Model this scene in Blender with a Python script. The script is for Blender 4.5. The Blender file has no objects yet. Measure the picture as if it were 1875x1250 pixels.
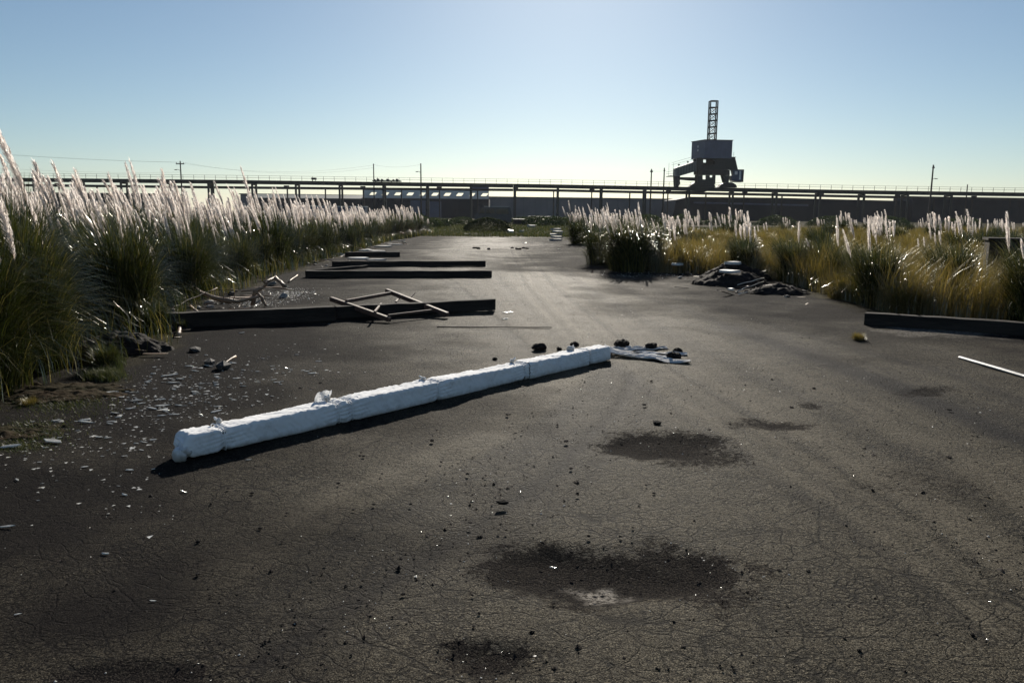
import bpy, bmesh, math, random
import numpy as np
from mathutils import Matrix, Vector
R = math.radians
random.seed(11); rng = np.random.default_rng(11)
S = bpy.context.scene
C = S.collection

# ------------------------------------------------------------ camera, sky, sun, exposure
EYE = 1.65; FPX = 1458.0; PITCH = math.atan(235/FPX); ROLL = R(0.5)
cd = bpy.data.cameras.new('camera'); cam = bpy.data.objects.new('camera', cd); C.objects.link(cam)
cd.sensor_width = 36; cd.lens = 28.0; cd.clip_start = 0.05; cd.clip_end = 6000
MC = Matrix.Rotation(math.pi/2-PITCH, 3, 'X') @ Matrix.Rotation(ROLL, 3, 'Z')
cam.matrix_world = Matrix.Translation((0,0,EYE)) @ MC.to_4x4()
S.camera = cam
SUN_EL, SUN_AZ = R(23), R(4)
w = bpy.data.worlds.new('World'); S.world = w; w.use_nodes = True
nt = w.node_tree; sky = nt.nodes.new('ShaderNodeTexSky'); sky.sky_type = 'NISHITA'; sky.sun_disc = False
sky.sun_elevation = SUN_EL; sky.sun_rotation = SUN_AZ; sky.altitude = 0
sky.air_density = 0.95; sky.dust_density = 0.26; sky.ozone_density = 5.5
bg = nt.nodes['Background']; bg.inputs[1].default_value = 0.068
tint = nt.nodes.new('ShaderNodeMix'); tint.data_type = 'RGBA'; tint.blend_type = 'MULTIPLY'; tint.inputs[0].default_value = 1
tint.inputs[7].default_value = (1.06, 1.04, .935, 1)      # film white balance
bw = nt.nodes.new('ShaderNodeRGBToBW'); nt.links.new(sky.outputs[0], bw.inputs[0])
pal_ = nt.nodes.new('ShaderNodeMix'); pal_.data_type = 'RGBA'; pal_.inputs[0].default_value = .16      # hazy air: paler sky all round
nt.links.new(sky.outputs[0], pal_.inputs[6]); nt.links.new(bw.outputs[0], pal_.inputs[7]); nt.links.new(pal_.outputs[2], tint.inputs[6]); nt.links.new(tint.outputs[2], bg.inputs[0])
sl = bpy.data.lights.new('sun', 'SUN'); sl.energy = 5.0; sl.angle = R(0.5); sl.color = (1, .92, .80)
so = bpy.data.objects.new('sun', sl); C.objects.link(so); so.location = (0, 0, 60)
sd = Vector((math.sin(SUN_AZ)*math.cos(SUN_EL), math.cos(SUN_AZ)*math.cos(SUN_EL), math.sin(SUN_EL)))
so.rotation_euler = sd.to_track_quat('Z', 'Y').to_euler()
S.view_settings.view_transform = 'Standard'; S.view_settings.look = 'None'
S.view_settings.exposure = 0.3; S.view_settings.gamma = 1.0; S.view_settings.use_curve_mapping = False
S.render.engine = 'CYCLES'
S.cycles.max_bounces = 6; S.cycles.transparent_max_bounces = 8

# ------------------------------------------------------------ helpers
def ray(px, py): return MC @ Vector(((px-937.5)/FPX, -(py-625)/FPX, -1))
def gnd(px, py, z=0.0):
    d = ray(px, py); t = (z-EYE)/d.z; return Vector((d.x*t, d.y*t, z))
def at(px, py, Y):
    d = ray(px, py); t = Y/d.y; return Vector((d.x*t, Y, EYE+d.z*t))
def tag(o, label=None, cat=None, group=None, kind=None):
    if label: o['label'] = label
    if cat: o['category'] = cat
    if group: o['group'] = group
    if kind: o['kind'] = kind
    return o
def empty(name, loc=(0,0,0), rz=0):
    o = bpy.data.objects.new(name, None); C.objects.link(o); o.location = loc; o.rotation_euler = (0,0,rz)
    o.empty_display_size = .2; return o
def link(name, me, parent=None, loc=None, rot=None, scale=None):
    o = bpy.data.objects.new(name, me); C.objects.link(o)
    if parent: o.parent = parent
    if loc is not None: o.location = loc
    if rot is not None: o.rotation_euler = rot
    if scale is not None: o.scale = scale if hasattr(scale, '__len__') else (scale,)*3
    return o
def mesh_np(name, verts, faces, mat, attrs=None, smooth=False):
    me = bpy.data.meshes.new(name)
    verts = np.asarray(verts, dtype=np.float32); faces = np.asarray(faces, dtype=np.int32)
    k = faces.shape[1]
    me.vertices.add(len(verts)); me.vertices.foreach_set('co', verts.ravel())
    me.loops.add(faces.size); me.loops.foreach_set('vertex_index', faces.ravel())
    me.polygons.add(len(faces)); me.polygons.foreach_set('loop_start', np.arange(0, faces.size, k, dtype=np.int32))
    if smooth: me.polygons.foreach_set('use_smooth', np.ones(len(faces), dtype=bool))
    for an, av in (attrs or {}).items():
        a = me.attributes.new(an, 'FLOAT', 'POINT'); a.data.foreach_set('value', np.asarray(av, dtype=np.float32))
    me.update(calc_edges=True); me.validate()
    me.materials.append(mat); return me
class MB:
    def __init__(s, mat): s.bm = bmesh.new(); s.mat = mat
    def box(s, x0, x1, y0, y1, z0, z1, M=None, bev=0):
        vs = [s.bm.verts.new((x, y, z)) for x in (x0,x1) for y in (y0,y1) for z in (z0,z1)]
        fs = [s.bm.faces.new([vs[i] for i in f]) for f in ((0,1,3,2),(4,6,7,5),(0,4,5,1),(2,3,7,6),(0,2,6,4),(1,5,7,3))]
        if bev:
            es = list({e for f in fs for e in f.edges})
            r = bmesh.ops.bevel(s.bm, geom=es, offset=bev, segments=1, affect='EDGES'); vs = list({v for f in r['faces'] for v in f.verts} | {v for v in vs if v.is_valid})
        if M is not None:
            for v in vs: v.co = M @ v.co
        return s
    def bar(s, p, q, w, h=None, up=(0,0,1), bev=0):
        p = Vector(p); q = Vector(q); h = h or w; d = q-p; L = d.length; d.normalize()
        u = Vector(up)
        if abs(d.dot(u)) > .99: u = Vector((0,1,0))
        a = u.cross(d).normalized(); b = d.cross(a)
        M = Matrix(((d.x,a.x,b.x,p.x),(d.y,a.y,b.y,p.y),(d.z,a.z,b.z,p.z),(0,0,0,1)))
        return s.box(0, L, -w/2, w/2, -h/2, h/2, M, bev)
    def tube(s, pts, rad, n=8, cap=True):
        pts = [Vector(p) for p in pts]; rings = []
        rad = rad if hasattr(rad, '__len__') else [rad]*len(pts)
        for i, p in enumerate(pts):
            d = (pts[min(i+1, len(pts)-1)] - pts[max(i-1, 0)]).normalized()
            u = Vector((0,0,1)) if abs(d.z) < .95 else Vector((0,1,0))
            a = u.cross(d).normalized(); b = d.cross(a)
            rings.append([s.bm.verts.new(p + a*rad[i]*math.cos(k*2*math.pi/n) + b*rad[i]*math.sin(k*2*math.pi/n)) for k in range(n)])
        for i in range(len(rings)-1):
            for k in range(n): s.bm.faces.new((rings[i][k], rings[i][(k+1)%n], rings[i+1][(k+1)%n], rings[i+1][k]))
        if cap: s.bm.faces.new(rings[0][::-1]); s.bm.faces.new(rings[-1])
        return s
    def prism(s, pts2, y0, y1):      # outline in xz, extruded along y
        a = [s.bm.verts.new((x, y0, z)) for x, z in pts2]; b = [s.bm.verts.new((x, y1, z)) for x, z in pts2]
        n = len(a); s.bm.faces.new(a); s.bm.faces.new(b[::-1])
        for i in range(n): s.bm.faces.new((a[i], b[i], b[(i+1)%n], a[(i+1)%n]))
        return s
    def mesh(s, name, smooth=False):
        bmesh.ops.recalc_face_normals(s.bm, faces=s.bm.faces)
        me = bpy.data.meshes.new(name); s.bm.to_mesh(me); s.bm.free(); me.materials.append(s.mat)
        if smooth:
            me.polygons.foreach_set('use_smooth', np.ones(len(me.polygons), dtype=bool))
        return me
    def build(s, name, parent=None, smooth=False, loc=None, rot=None): return link(name, s.mesh(name, smooth), parent, loc, rot)

# ------------------------------------------------------------ materials
def node(nt, t, **k):
    n = nt.nodes.new(t)
    for a, b in k.items():
        if isinstance(a, str) and a.startswith('i_'): n.inputs[a[2:].replace('_', ' ')].default_value = b
        else: setattr(n, a, b)
    return n
def noise(nt, vec, scale, detail=5, rough=.6):
    n = node(nt, 'ShaderNodeTexNoise'); n.inputs['Scale'].default_value = scale; n.inputs['Detail'].default_value = detail
    n.inputs['Roughness'].default_value = rough
    if vec is not None: nt.links.new(vec, n.inputs['Vector'])
    return n.outputs['Fac']
def ramp(nt, fac, stops):
    r = node(nt, 'ShaderNodeValToRGB'); cr = r.color_ramp
    while len(cr.elements) < len(stops): cr.elements.new(.5)
    for e, (p, c) in zip(cr.elements, stops):
        e.position = p; e.color = (*c, 1) if hasattr(c, '__len__') else (c, c, c, 1)
    nt.links.new(fac, r.inputs[0]); return r.outputs[0]
def math_(nt, op, a, b=None, clamp=False):
    n = node(nt, 'ShaderNodeMath', operation=op, use_clamp=clamp)
    for i, v in enumerate((a, b)):
        if v is None: continue
        if isinstance(v, (int, float)): n.inputs[i].default_value = v
        else: nt.links.new(v, n.inputs[i])
    return n.outputs[0]
def mix(nt, fac, a, b, mode='MIX'):
    n = node(nt, 'ShaderNodeMix', data_type='RGBA', blend_type=mode)
    for i, v in ((0, fac), (6, a), (7, b)):
        if hasattr(v, 'is_linked'): nt.links.new(v, n.inputs[i])
        else: n.inputs[i].default_value = v if i == 0 else ((*v, 1) if hasattr(v, '__len__') else (v, v, v, 1))
    return n.outputs[2]
def mat(name, c1, c2=None, rough=.8, scale=4, bump=.3, bscale=None, metal=0, spec=.5, dist=.02, stretch=None):
    m = bpy.data.materials.new(name); m.use_nodes = True; nt = m.node_tree; b = nt.nodes['Principled BSDF']
    tc = node(nt, 'ShaderNodeTexCoord').outputs['Object']
    if stretch:
        mp = node(nt, 'ShaderNodeMapping'); mp.inputs['Scale'].default_value = stretch; nt.links.new(tc, mp.inputs[0]); tc = mp.outputs[0]
    c2 = c2 or tuple(x*.5 for x in c1)
    f = noise(nt, tc, scale, 6, .65)
    nt.links.new(ramp(nt, f, [(.3, c2), (.68, c1)]), b.inputs['Base Color'])
    b.inputs['Roughness'].default_value = rough; b.inputs['Metallic'].default_value = metal
    b.inputs['Specular IOR Level'].default_value = spec
    if bump:
        bn = node(nt, 'ShaderNodeBump'); bn.inputs['Strength'].default_value = bump; bn.inputs['Distance'].default_value = dist
        nt.links.new(noise(nt, tc, bscale or scale*5, 4), bn.inputs['Height']); nt.links.new(bn.outputs[0], b.inputs['Normal'])
    return m
def leafmat(name, ca, cb, cc, trans, rough=.32, gloss=.12, tt=(1.35,1.3,.75), p=(.05,.6,.95)):
    m = bpy.data.materials.new(name); m.use_nodes = True; nt = m.node_tree; nt.nodes.clear()
    a = node(nt, 'ShaderNodeAttribute', attribute_name='v').outputs['Fac']
    oi = node(nt, 'ShaderNodeObjectInfo').outputs['Random']
    f = math_(nt, 'ADD', math_(nt, 'MULTIPLY', a, .8), math_(nt, 'MULTIPLY', oi, .2))
    col = ramp(nt, f, [(p[0], ca), (p[1], cb), (p[2], cc)])
    d = node(nt, 'ShaderNodeBsdfDiffuse'); t = node(nt, 'ShaderNodeBsdfTranslucent'); g = node(nt, 'ShaderNodeBsdfGlossy')
    nt.links.new(col, d.inputs[0]); nt.links.new(mix(nt, 1.0, col, tt, 'MULTIPLY'), t.inputs[0])
    g.inputs['Roughness'].default_value = rough; g.inputs['Color'].default_value = (.9, .9, .85, 1)
    m1 = node(nt, 'ShaderNodeMixShader'); m1.inputs[0].default_value = trans
    nt.links.new(d.outputs[0], m1.inputs[1]); nt.links.new(t.outputs[0], m1.inputs[2])
    m2 = node(nt, 'ShaderNodeMixShader'); m2.inputs[0].default_value = gloss
    nt.links.new(m1.outputs[0], m2.inputs[1]); nt.links.new(g.outputs[0], m2.inputs[2])
    o = node(nt, 'ShaderNodeOutputMaterial'); nt.links.new(m2.outputs[0], o.inputs[0]); return m

M = {}
M['timber'] = mat('weathered_timber', (.045,.037,.031), (.014,.012,.011), .9, 3, .6, 18, spec=.2, stretch=(.35,3,3))
M['rust'] = mat('rusty_steel', (.16,.085,.055), (.05,.035,.03), .7, 8, .3)
M['steel'] = mat('dark_painted_steel', (.045,.047,.038), (.02,.02,.016), .6, 3, .1)
M['steel2'] = mat('brown_steel', (.06,.042,.03), (.022,.018,.014), .65, 1, .1)
M['steelgrey'] = mat('grey_steel_sheet', (.20,.21,.19), (.11,.115,.10), .6, .8, .1)
M['bluegrey'] = mat('blue_grey_cladding', (.13,.14,.20), (.10,.11,.15), .55, .7, .05)
M['wall'] = mat('grey_metal_siding', (.20,.195,.20), (.15,.145,.15), .7, .15, .05)
M['darkwall'] = mat('dark_brick_wall', (.035,.036,.042), (.02,.021,.026), .8, .3, .1)
M['panel'] = mat('pale_weathered_panel', (.80,.78,.74), (.66,.65,.62), .7, .4, .1)
M['concrete'] = mat('pale_concrete', (.42,.40,.37), (.26,.25,.23), .8, 6, .4)
M['wood'] = mat('bleached_wood', (.40,.27,.17), (.17,.10,.06), .5, 5, .5, 22, stretch=(.6,3,3))
M['coal'] = mat('black_clinker', (.035,.028,.024), (.008,.007,.007), .85, 14, .7, 40, spec=.12)
M['stone'] = mat('dark_stone', (.06,.055,.05), (.03,.028,.026), .7, 12, .5)
M['chip'] = mat('pale_chip', (.82,.80,.74), (.5,.49,.44), .16, 9, .3, spec=1.0)
M['white'] = mat('white_painted_board', (.72,.71,.68), (.45,.44,.42), .5, 5, .2)
M['soil'] = mat('brown_soil', (.050,.033,.020), (.016,.018,.006), .95, 2.2, .9, 14, dist=.03, spec=.04)
M['carpaint'] = mat('dark_car_paint', (.04,.045,.06), (.03,.033,.045), .3, 2, 0)
M['glass'] = mat('dark_glass', (.02,.025,.03), (.02,.025,.03), .08, 2, 0)
M['rubber'] = mat('rubber', (.02,.02,.02), (.012,.012,.012), .8, 6, .1)
M['blue'] = mat('dark_blue_paint', (.05,.07,.13), (.035,.05,.09), .45, 1, .05)
M['cord'] = mat('pale_cord', (.6,.55,.45), (.4,.36,.3), .8, 20, .2)
M['cable'] = mat('black_cable', (.02,.02,.02), (.015,.015,.015), .6, 5, 0)
M['leaf'] = leafmat('pampas_leaf', (.013,.021,.004), (.048,.060,.013), (.32,.26,.11), .28, .18, .13)
M['leaf_y'] = leafmat('dry_grass_leaf', (.055,.052,.012), (.17,.132,.034), (.30,.21,.08), .50, .35, .12)
M['grass'] = leafmat('short_grass', (.022,.032,.012), (.05,.062,.022), (.13,.115,.055), .35, .45, .05)
M['bush'] = leafmat('bush_leaf', (.018,.030,.012), (.035,.055,.018), (.06,.08,.025), .3, .4, .05)
M['plume'] = leafmat('plume_fluff', (.12,.11,.05), (.86,.80,.75), (.90,.88,.86), .72, .6, .0, (1.08,1.05,1.03), (.0,.03,.8))
M['stem'] = leafmat('plume_stem', (.30,.25,.14), (.34,.28,.16), (.38,.30,.18), .2, .5, .05)

# white cloth with weave, grime and creases
def cloth_mat():
    m = mat('white_cotton_cloth', (.88,.88,.88), (.78,.79,.80), .9, 3.5, .25, 60, dist=.004)
    nt = m.node_tree; b = nt.nodes['Principled BSDF']; b.inputs['Sheen Weight'].default_value = .15
    tc = node(nt, 'ShaderNodeTexCoord').outputs['Object']; sx = node(nt, 'ShaderNodeSeparateXYZ'); nt.links.new(tc, sx.inputs[0])
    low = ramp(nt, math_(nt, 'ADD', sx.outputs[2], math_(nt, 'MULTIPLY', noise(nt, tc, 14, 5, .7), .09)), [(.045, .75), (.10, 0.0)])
    spot = ramp(nt, noise(nt, tc, 5, 6, .75), [(.55, 0.0), (.72, .5)])
    src = b.inputs['Base Color'].links[0].from_socket
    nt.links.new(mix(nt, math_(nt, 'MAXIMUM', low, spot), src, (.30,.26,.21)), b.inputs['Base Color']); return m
M['cloth'] = cloth_mat()

# ------------------------------------------------------------ noise in numpy
def vnoise(x, y, seed=0):
    xi = np.floor(x).astype(np.int64); yi = np.floor(y).astype(np.int64); fx = x-xi; fy = y-yi
    fx = fx*fx*(3-2*fx); fy = fy*fy*(3-2*fy)
    def h(a, b):
        n = (a*374761393 + b*668265263 + seed*1442695041) & 0xffffffff
        n = ((n ^ (n >> 13))*1274126177) & 0xffffffff
        return ((n ^ (n >> 16)) & 0xffff)/65535.0
    return (h(xi,yi)*(1-fx)+h(xi+1,yi)*fx)*(1-fy) + (h(xi,yi+1)*(1-fx)+h(xi+1,yi+1)*fx)*fy
def fbm(x, y, oct=4, seed=0):
    s = 0; a = .5; t = 0
    for i in range(oct): s = s + a*vnoise(x*2**i, y*2**i, seed+i*7); t += a; a *= .5
    return s/t
def sstep(a, b, x): t = np.clip((x-a)/(b-a), 0, 1); return t*t*(3-2*t)

# ------------------------------------------------------------ the ground, one sheet to the horizon
LEFT_EDGE = [(-3.2,-40),(-3.9,2),(-4.6,6.5),(-4.35,9.6),(-5.0,11.5),(-5.7,14),(-6.2,20),(-6.7,30),(-7.2,45),(-6.4,62),(-30,66),(-30,75)]
RIGHT_EDGE = [(16,-40),(11,4),(9.2,9),(7.7,12),(6.7,12.9),(6.1,13.6),(6.2,16),(6.4,18),(6.5,20.6),(5.4,22.2),(4.0,22.8),(2.8,23.3),(3.2,31),(3.75,45),(3.5,55),(30,66),(30,75)]
def edge_x(tab, y):
    ys = np.array([p[1] for p in tab]); xs = np.array([p[0] for p in tab]); return np.interp(y, ys, xs)
def axis(segs):
    out = [segs[0][0]]
    for a, b, s0, s1 in segs:
        x = a; 
        while x < b - 1e-6:
            t = (x-a)/(b-a); x = min(b, x + s0*(s1/s0)**t); out.append(x)
    return np.array(out)
def make_ground():
    xp = axis([(0,3.2,.035,.045),(3.2,12,.05,.16),(12,60,.2,4),(60,3000,5,300)])
    X1 = np.concatenate([-xp[::-1][:-1], xp])
    Y1 = axis([(-600,-20,120,6),(-20,1.9,3,.1),(1.9,8,.028,.05),(8,20,.05,.16),(20,70,.17,.8),(70,300,1,10),(300,3000,12,300)])
    X, Y = np.meshgrid(X1, Y1); x = X.ravel(); y = Y.ravel()
    near = 1-sstep(30, 90, np.hypot(x, y))
    z = (fbm(x*.5, y*.5, 4, 3)-.5)*.06*near + (fbm(x*3, y*3, 3, 5)-.5)*.014*near
    wob = (fbm(x*4.0, y*4.0, 4, 9)-.5)
    wob2 = (fbm(x*11, y*11, 3, 19)-.5); wob3 = (fbm(x*1.6, y*1.9, 3, 23)-.5)
    pot = np.zeros_like(x)
    def hole(px, py, hx, hy, depth, amt=1, warp=.9, soft=.5):
        nonlocal z, pot
        c = gnd(px, py); e = gnd(px+hx, py); n_ = gnd(px, py-hy); s_ = gnd(px, py+hy)
        rx = abs(e.x-c.x); ry = (n_.y-s_.y)/2
        r0 = np.hypot((x-c.x)/rx, (y-(n_.y+s_.y)/2)/ry)
        rz_ = r0 + wob3*1.0 + wob*.25; r = r0 + wob*warp*1.0 + wob2*.7 + wob3*1.2
        z = z - depth*(1-sstep(.25, 1.12, rz_)); pot = np.maximum(pot, amt*(1-sstep(1-soft, 1+soft*.5, r)))
    hole(1190, 812, 125, 24, .04, .9, .6, .6); hole(1290, 830, 105, 26, .010, .62, .9, .9)
    hole(1140, 1058, 250, 70, .06, .97, .35, .6); hole(1010, 1035, 110, 30, .003, 1, .6, .6); hole(1270, 1042, 120, 36, .004, 1, .6, .6); hole(1300, 1095, 140, 48, .006, .6, 1, .9)
    hole(900, 1205, 115, 40, .035, .8, .8, .8); hole(1430, 778, 90, 12, .01, .8, .9, .8); hole(1690, 715, 75, 9, .012, .7, .8, .8)
    hole(1485, 745, 30, 8, .008, .6); hole(230, 1250, 150, 36, .02, .8, .8, .8)
    hole(250, 940, 120, 26, .005, .45, .9, .9); hole(1760, 900, 180, 40, .003, .4, 1, 1)
    # worn lighter / darker lanes
    track = np.zeros_like(x)
    def lane(pix, wd, amt):
        nonlocal track, z
        P = [gnd(*p) for p in pix]; d = np.full_like(x, 1e9)
        for a, b in zip(P[:-1], P[1:]):
            ax, ay = a.x, a.y; bx, by = b.x-ax, b.y-ay; L2 = bx*bx+by*by
            t = np.clip(((x-ax)*bx+(y-ay)*by)/L2, 0, 1); d = np.minimum(d, np.hypot(x-ax-t*bx, y-ay-t*by))
        d = d + wob*.35*wd*2
        m = np.exp(-(d/wd)**2); track = track + amt*m; z = z - .006*m*(1 if amt < 0 else .3)
    def bundle(A, B, n, seed, amp=.5):
        g = random.Random(seed)
        for i in range(n):
            t = (i+g.uniform(.1, .9))/n; w0 = g.uniform(.04, .16)
            lane([(a_[0]+(b_[0]-a_[0])*t, a_[1]+(b_[1]-a_[1])*t) for a_, b_ in zip(A, B)], w0, amp*g.choice((1, -1, 1, -1.1))*g.uniform(.5, 1.1))
    bundle([(930,452),(955,520),(1040,620),(1250,770),(1600,1010),(1800,1180)], [(1045,452),(1230,540),(1480,608),(1760,680),(1990,760),(2100,800)], 15, 4)
    bundle([(300,1060),(620,880),(880,775),(1020,690),(1060,640)], [(560,1260),(850,1060),(1060,900),(1180,760),(1200,700)], 8, 5, .55)
    bundle([(700,470),(800,520),(900,600),(960,660)], [(930,455),(960,520),(1040,600),(1080,650)], 5, 6, .35)
    lane([(1000,560),(1250,700),(1500,820),(1800,960)], .55, .22); lane([(1350,600),(1600,690),(1880,790)], .45, -.8); lane([(950,460),(985,540),(1030,640)], .5, .4)
    track = np.clip(track, -1, 1)
    pale = np.zeros_like(x)
    def patch(px, py, hx, hy, amt, warp=1.0, soft=.6):
        nonlocal pale
        c = gnd(px, py); e = gnd(px+hx, py); n_ = gnd(px, py-hy); s_ = gnd(px, py+hy)
        r = np.hypot((x-c.x)/abs(e.x-c.x), (y-(n_.y+s_.y)/2)/((n_.y-s_.y)/2)) + wob*warp + wob2*.9*warp
        pale = np.maximum(pale, amt*(1-sstep(1-soft, 1+.1, r)))
    patch(1078, 1068, 95, 28, 1, 2.0, .7); patch(935, 450, 95, 6, .8); patch(1720, 610, 105, 13, .55)
    patch(850, 700, 90, 18, .1); patch(930, 447, 60, 3, .8)
    # unsealed soil beyond the road edges
    ex = edge_x(LEFT_EDGE, y) + (fbm(x*.8, y*.8, 3, 21)-.5)*1.6; rx = edge_x(RIGHT_EDGE, y) + (fbm(x*.8, y*.8, 3, 25)-.5)*1.2
    soil = np.maximum(sstep(.35, -.25, x-ex), sstep(-.35, .25, x-rx)); soil = np.maximum(soil, sstep(54, 58, y + wob*8))
    # black cinders at left; both sides also painted darker where the light falls off
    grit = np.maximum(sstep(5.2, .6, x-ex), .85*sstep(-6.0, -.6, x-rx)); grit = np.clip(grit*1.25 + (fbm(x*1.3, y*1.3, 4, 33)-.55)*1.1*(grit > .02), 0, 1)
    z = z - .02*sstep(1.9, 1.0, y)*0
    nx, ny = len(X1), len(Y1)
    idx = np.arange(nx*ny).reshape(ny, nx)
    F = np.stack([idx[:-1,:-1].ravel(), idx[:-1,1:].ravel(), idx[1:,1:].ravel(), idx[1:,:-1].ravel()], 1)
    m = bpy.data.materials.new('cracked_asphalt'); m.use_nodes = True; nt = m.node_tree; b = nt.nodes['Principled BSDF']
    tc = node(nt, 'ShaderNodeTexCoord').outputs['Object']
    at_ = lambda n: node(nt, 'ShaderNodeAttribute', attribute_name=n).outputs['Fac']
    warp = node(nt, 'ShaderNodeTexNoise'); warp.inputs['Scale'].default_value = 9; warp.inputs['Detail'].default_value = 3; nt.links.new(tc, warp.inputs['Vector'])
    vm = node(nt, 'ShaderNodeVectorMath', operation='MULTIPLY_ADD'); nt.links.new(warp.outputs['Color'], vm.inputs[0]); vm.inputs[1].default_value = (.07,.07,0); nt.links.new(tc, vm.inputs[2])
    wv = vm.outputs[0]
    def crack(scale, lo, hi):
        v = node(nt, 'ShaderNodeTexVoronoi', feature='DISTANCE_TO_EDGE'); v.inputs['Scale'].default_value = scale; nt.links.new(wv, v.inputs['Vector'])
        return ramp(nt, v.outputs['Distance'], [(lo, 0.0), (hi, 1.0)])
    c1 = crack(22, .0, .15); c2 = crack(7, .0, .04); c3 = crack(1.2, .0, .006)
    big = noise(nt, tc, .9, 6, .6); mid = noise(nt, tc, 5, 7, .7); fine = noise(nt, tc, 48, 4, .7); grain = noise(nt, tc, 150, 3, .75); pit = noise(nt, tc, 20, 5, .75)
    crk = math_(nt, 'MULTIPLY', math_(nt, 'MAXIMUM', c1, ramp(nt, noise(nt, tc, 2.3, 4), [(.45, 1.0), (.62, 0.0)])), math_(nt, 'MULTIPLY', c2, c3))
    crkm = ramp(nt, noise(nt, tc, 1.4, 3), [(.36, 0.0), (.60, 1.0)])          # where cracking is strong
    base = mix(nt, ramp(nt, mid, [(.32, 0.0), (.68, 1.0)]), (.009,.007,.0045), (.038,.031,.019))
    base = mix(nt, math_(nt, 'MULTIPLY', ramp(nt, big, [(.4, 0.0), (.62, 1.0)]), .6), base, (.030,.024,.015))
    base = mix(nt, ramp(nt, grain, [(.50, 0.0), (.58, .9)]), base, (.27,.235,.17))
    base = mix(nt, ramp(nt, fine, [(.52, 0.0), (.66, .5)]), base, (.16,.15,.125))
    base = mix(nt, ramp(nt, fine, [(.38, .9), (.46, 0.0)]), base, (.009,.009,.009))
    base = mix(nt, ramp(nt, pit, [(.34, .95), (.42, 0.0)]), base, (.008,.008,.009))
    base = mix(nt, math_(nt, 'MULTIPLY', math_(nt, 'SUBTRACT', 1, crk), math_(nt, 'ADD', .3, math_(nt, 'MULTIPLY', crkm, .65))), base, (.006,.006,.006))
    tr = at_('track')
    base = mix(nt, math_(nt, 'MULTIPLY', math_(nt, 'MULTIPLY', math_(nt, 'MAXIMUM', tr, 0.0), ramp(nt, fine, [(.35, .2), (.6, 1.0)])), .8, True), base, (.22,.19,.14))
    base = mix(nt, math_(nt, 'MULTIPLY', math_(nt, 'MULTIPLY', tr, -1.0, True), .85, True), base, (.014,.013,.014))
    pebn = ramp(nt, fine, [(.42, 0.0), (.56, 1.0)])
    base = mix(nt, math_(nt, 'MULTIPLY', at_('grit'), .9, True), base, mix(nt, ramp(nt, grain, [(.62, 0.0), (.75, 1.0)]), (.010,.009,.010), (.10,.09,.08)))  # cinder colour, also carrying the painted light fall-off at the sides
    potm = ramp(nt, math_(nt, 'ADD', at_('pot'), math_(nt, 'MULTIPLY', math_(nt, 'SUBTRACT', math_(nt, 'ADD', fine, pit), 1.0), 1.9)), [(.3, 0.0), (.62, 1.0)])
    base = mix(nt, math_(nt, 'MULTIPLY', potm, .93), base, mix(nt, ramp(nt, grain, [(.5, 0.0), (.62, 1.0)]), (.010,.009,.010), (.07,.06,.05)))
    pal = math_(nt, 'MULTIPLY', at_('pale'), ramp(nt, fine, [(.42, .1), (.56, 1.0)]))
    base = mix(nt, pal, base, (.36,.33,.29))
    soilc = mix(nt, ramp(nt, mid, [(.35, 0.0), (.65, 1.0)]), (.028,.024,.015), (.075,.066,.034))
    soilc = mix(nt, ramp(nt, grain, [(.5, 0.0), (.7, .5)]), soilc, (.13,.11,.075))
    base = mix(nt, at_('soil'), base, soilc)
    nt.links.new(base, b.inputs['Base Color'])
    rg = math_(nt, 'ADD', .65, math_(nt, 'MULTIPLY', math_(nt, 'MAXIMUM', at_('soil'), math_(nt, 'MAXIMUM', potm, math_(nt, 'MULTIPLY', at_('grit'), .7))), .35)); nt.links.new(rg, b.inputs['Roughness'])
    b.inputs['Specular IOR Level'].default_value = .028
    h = math_(nt, 'ADD', math_(nt, 'MULTIPLY', crk, .9), math_(nt, 'ADD', math_(nt, 'MULTIPLY', fine, 2.4), math_(nt, 'ADD', math_(nt, 'MULTIPLY', pit, 1.8), math_(nt, 'MULTIPLY', grain, 1.6))))
    bn = node(nt, 'ShaderNodeBump'); bn.inputs['Strength'].default_value = .9; bn.inputs['Distance'].default_value = .008
    nt.links.new(h, bn.inputs['Height']); nt.links.new(bn.outputs[0], b.inputs['Normal'])
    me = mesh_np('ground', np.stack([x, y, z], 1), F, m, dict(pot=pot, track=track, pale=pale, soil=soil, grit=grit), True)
    o = link('ground', me); tag(o, 'cracked dark asphalt yard worn by tyre tracks and potholes', kind='structure')
make_ground()

# ------------------------------------------------------------ far buildings and viaduct
def rail(top, Yd, xl, xr): ...
def far_box(parent, name, m, px0, px1, pyt, pyb, Y, depth, zb=None, pyt2=None):
    a = at(px0, pyt, Y); b = at(px1, pyt if pyt2 is None else pyt2, Y); zb = at((px0+px1)/2, pyb, Y).z if zb is None else zb
    return MB(m).prism([(a.x, zb), (b.x, zb), (b.x, b.z), (a.x, a.z)], Y, Y+depth).build(name, parent)

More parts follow.
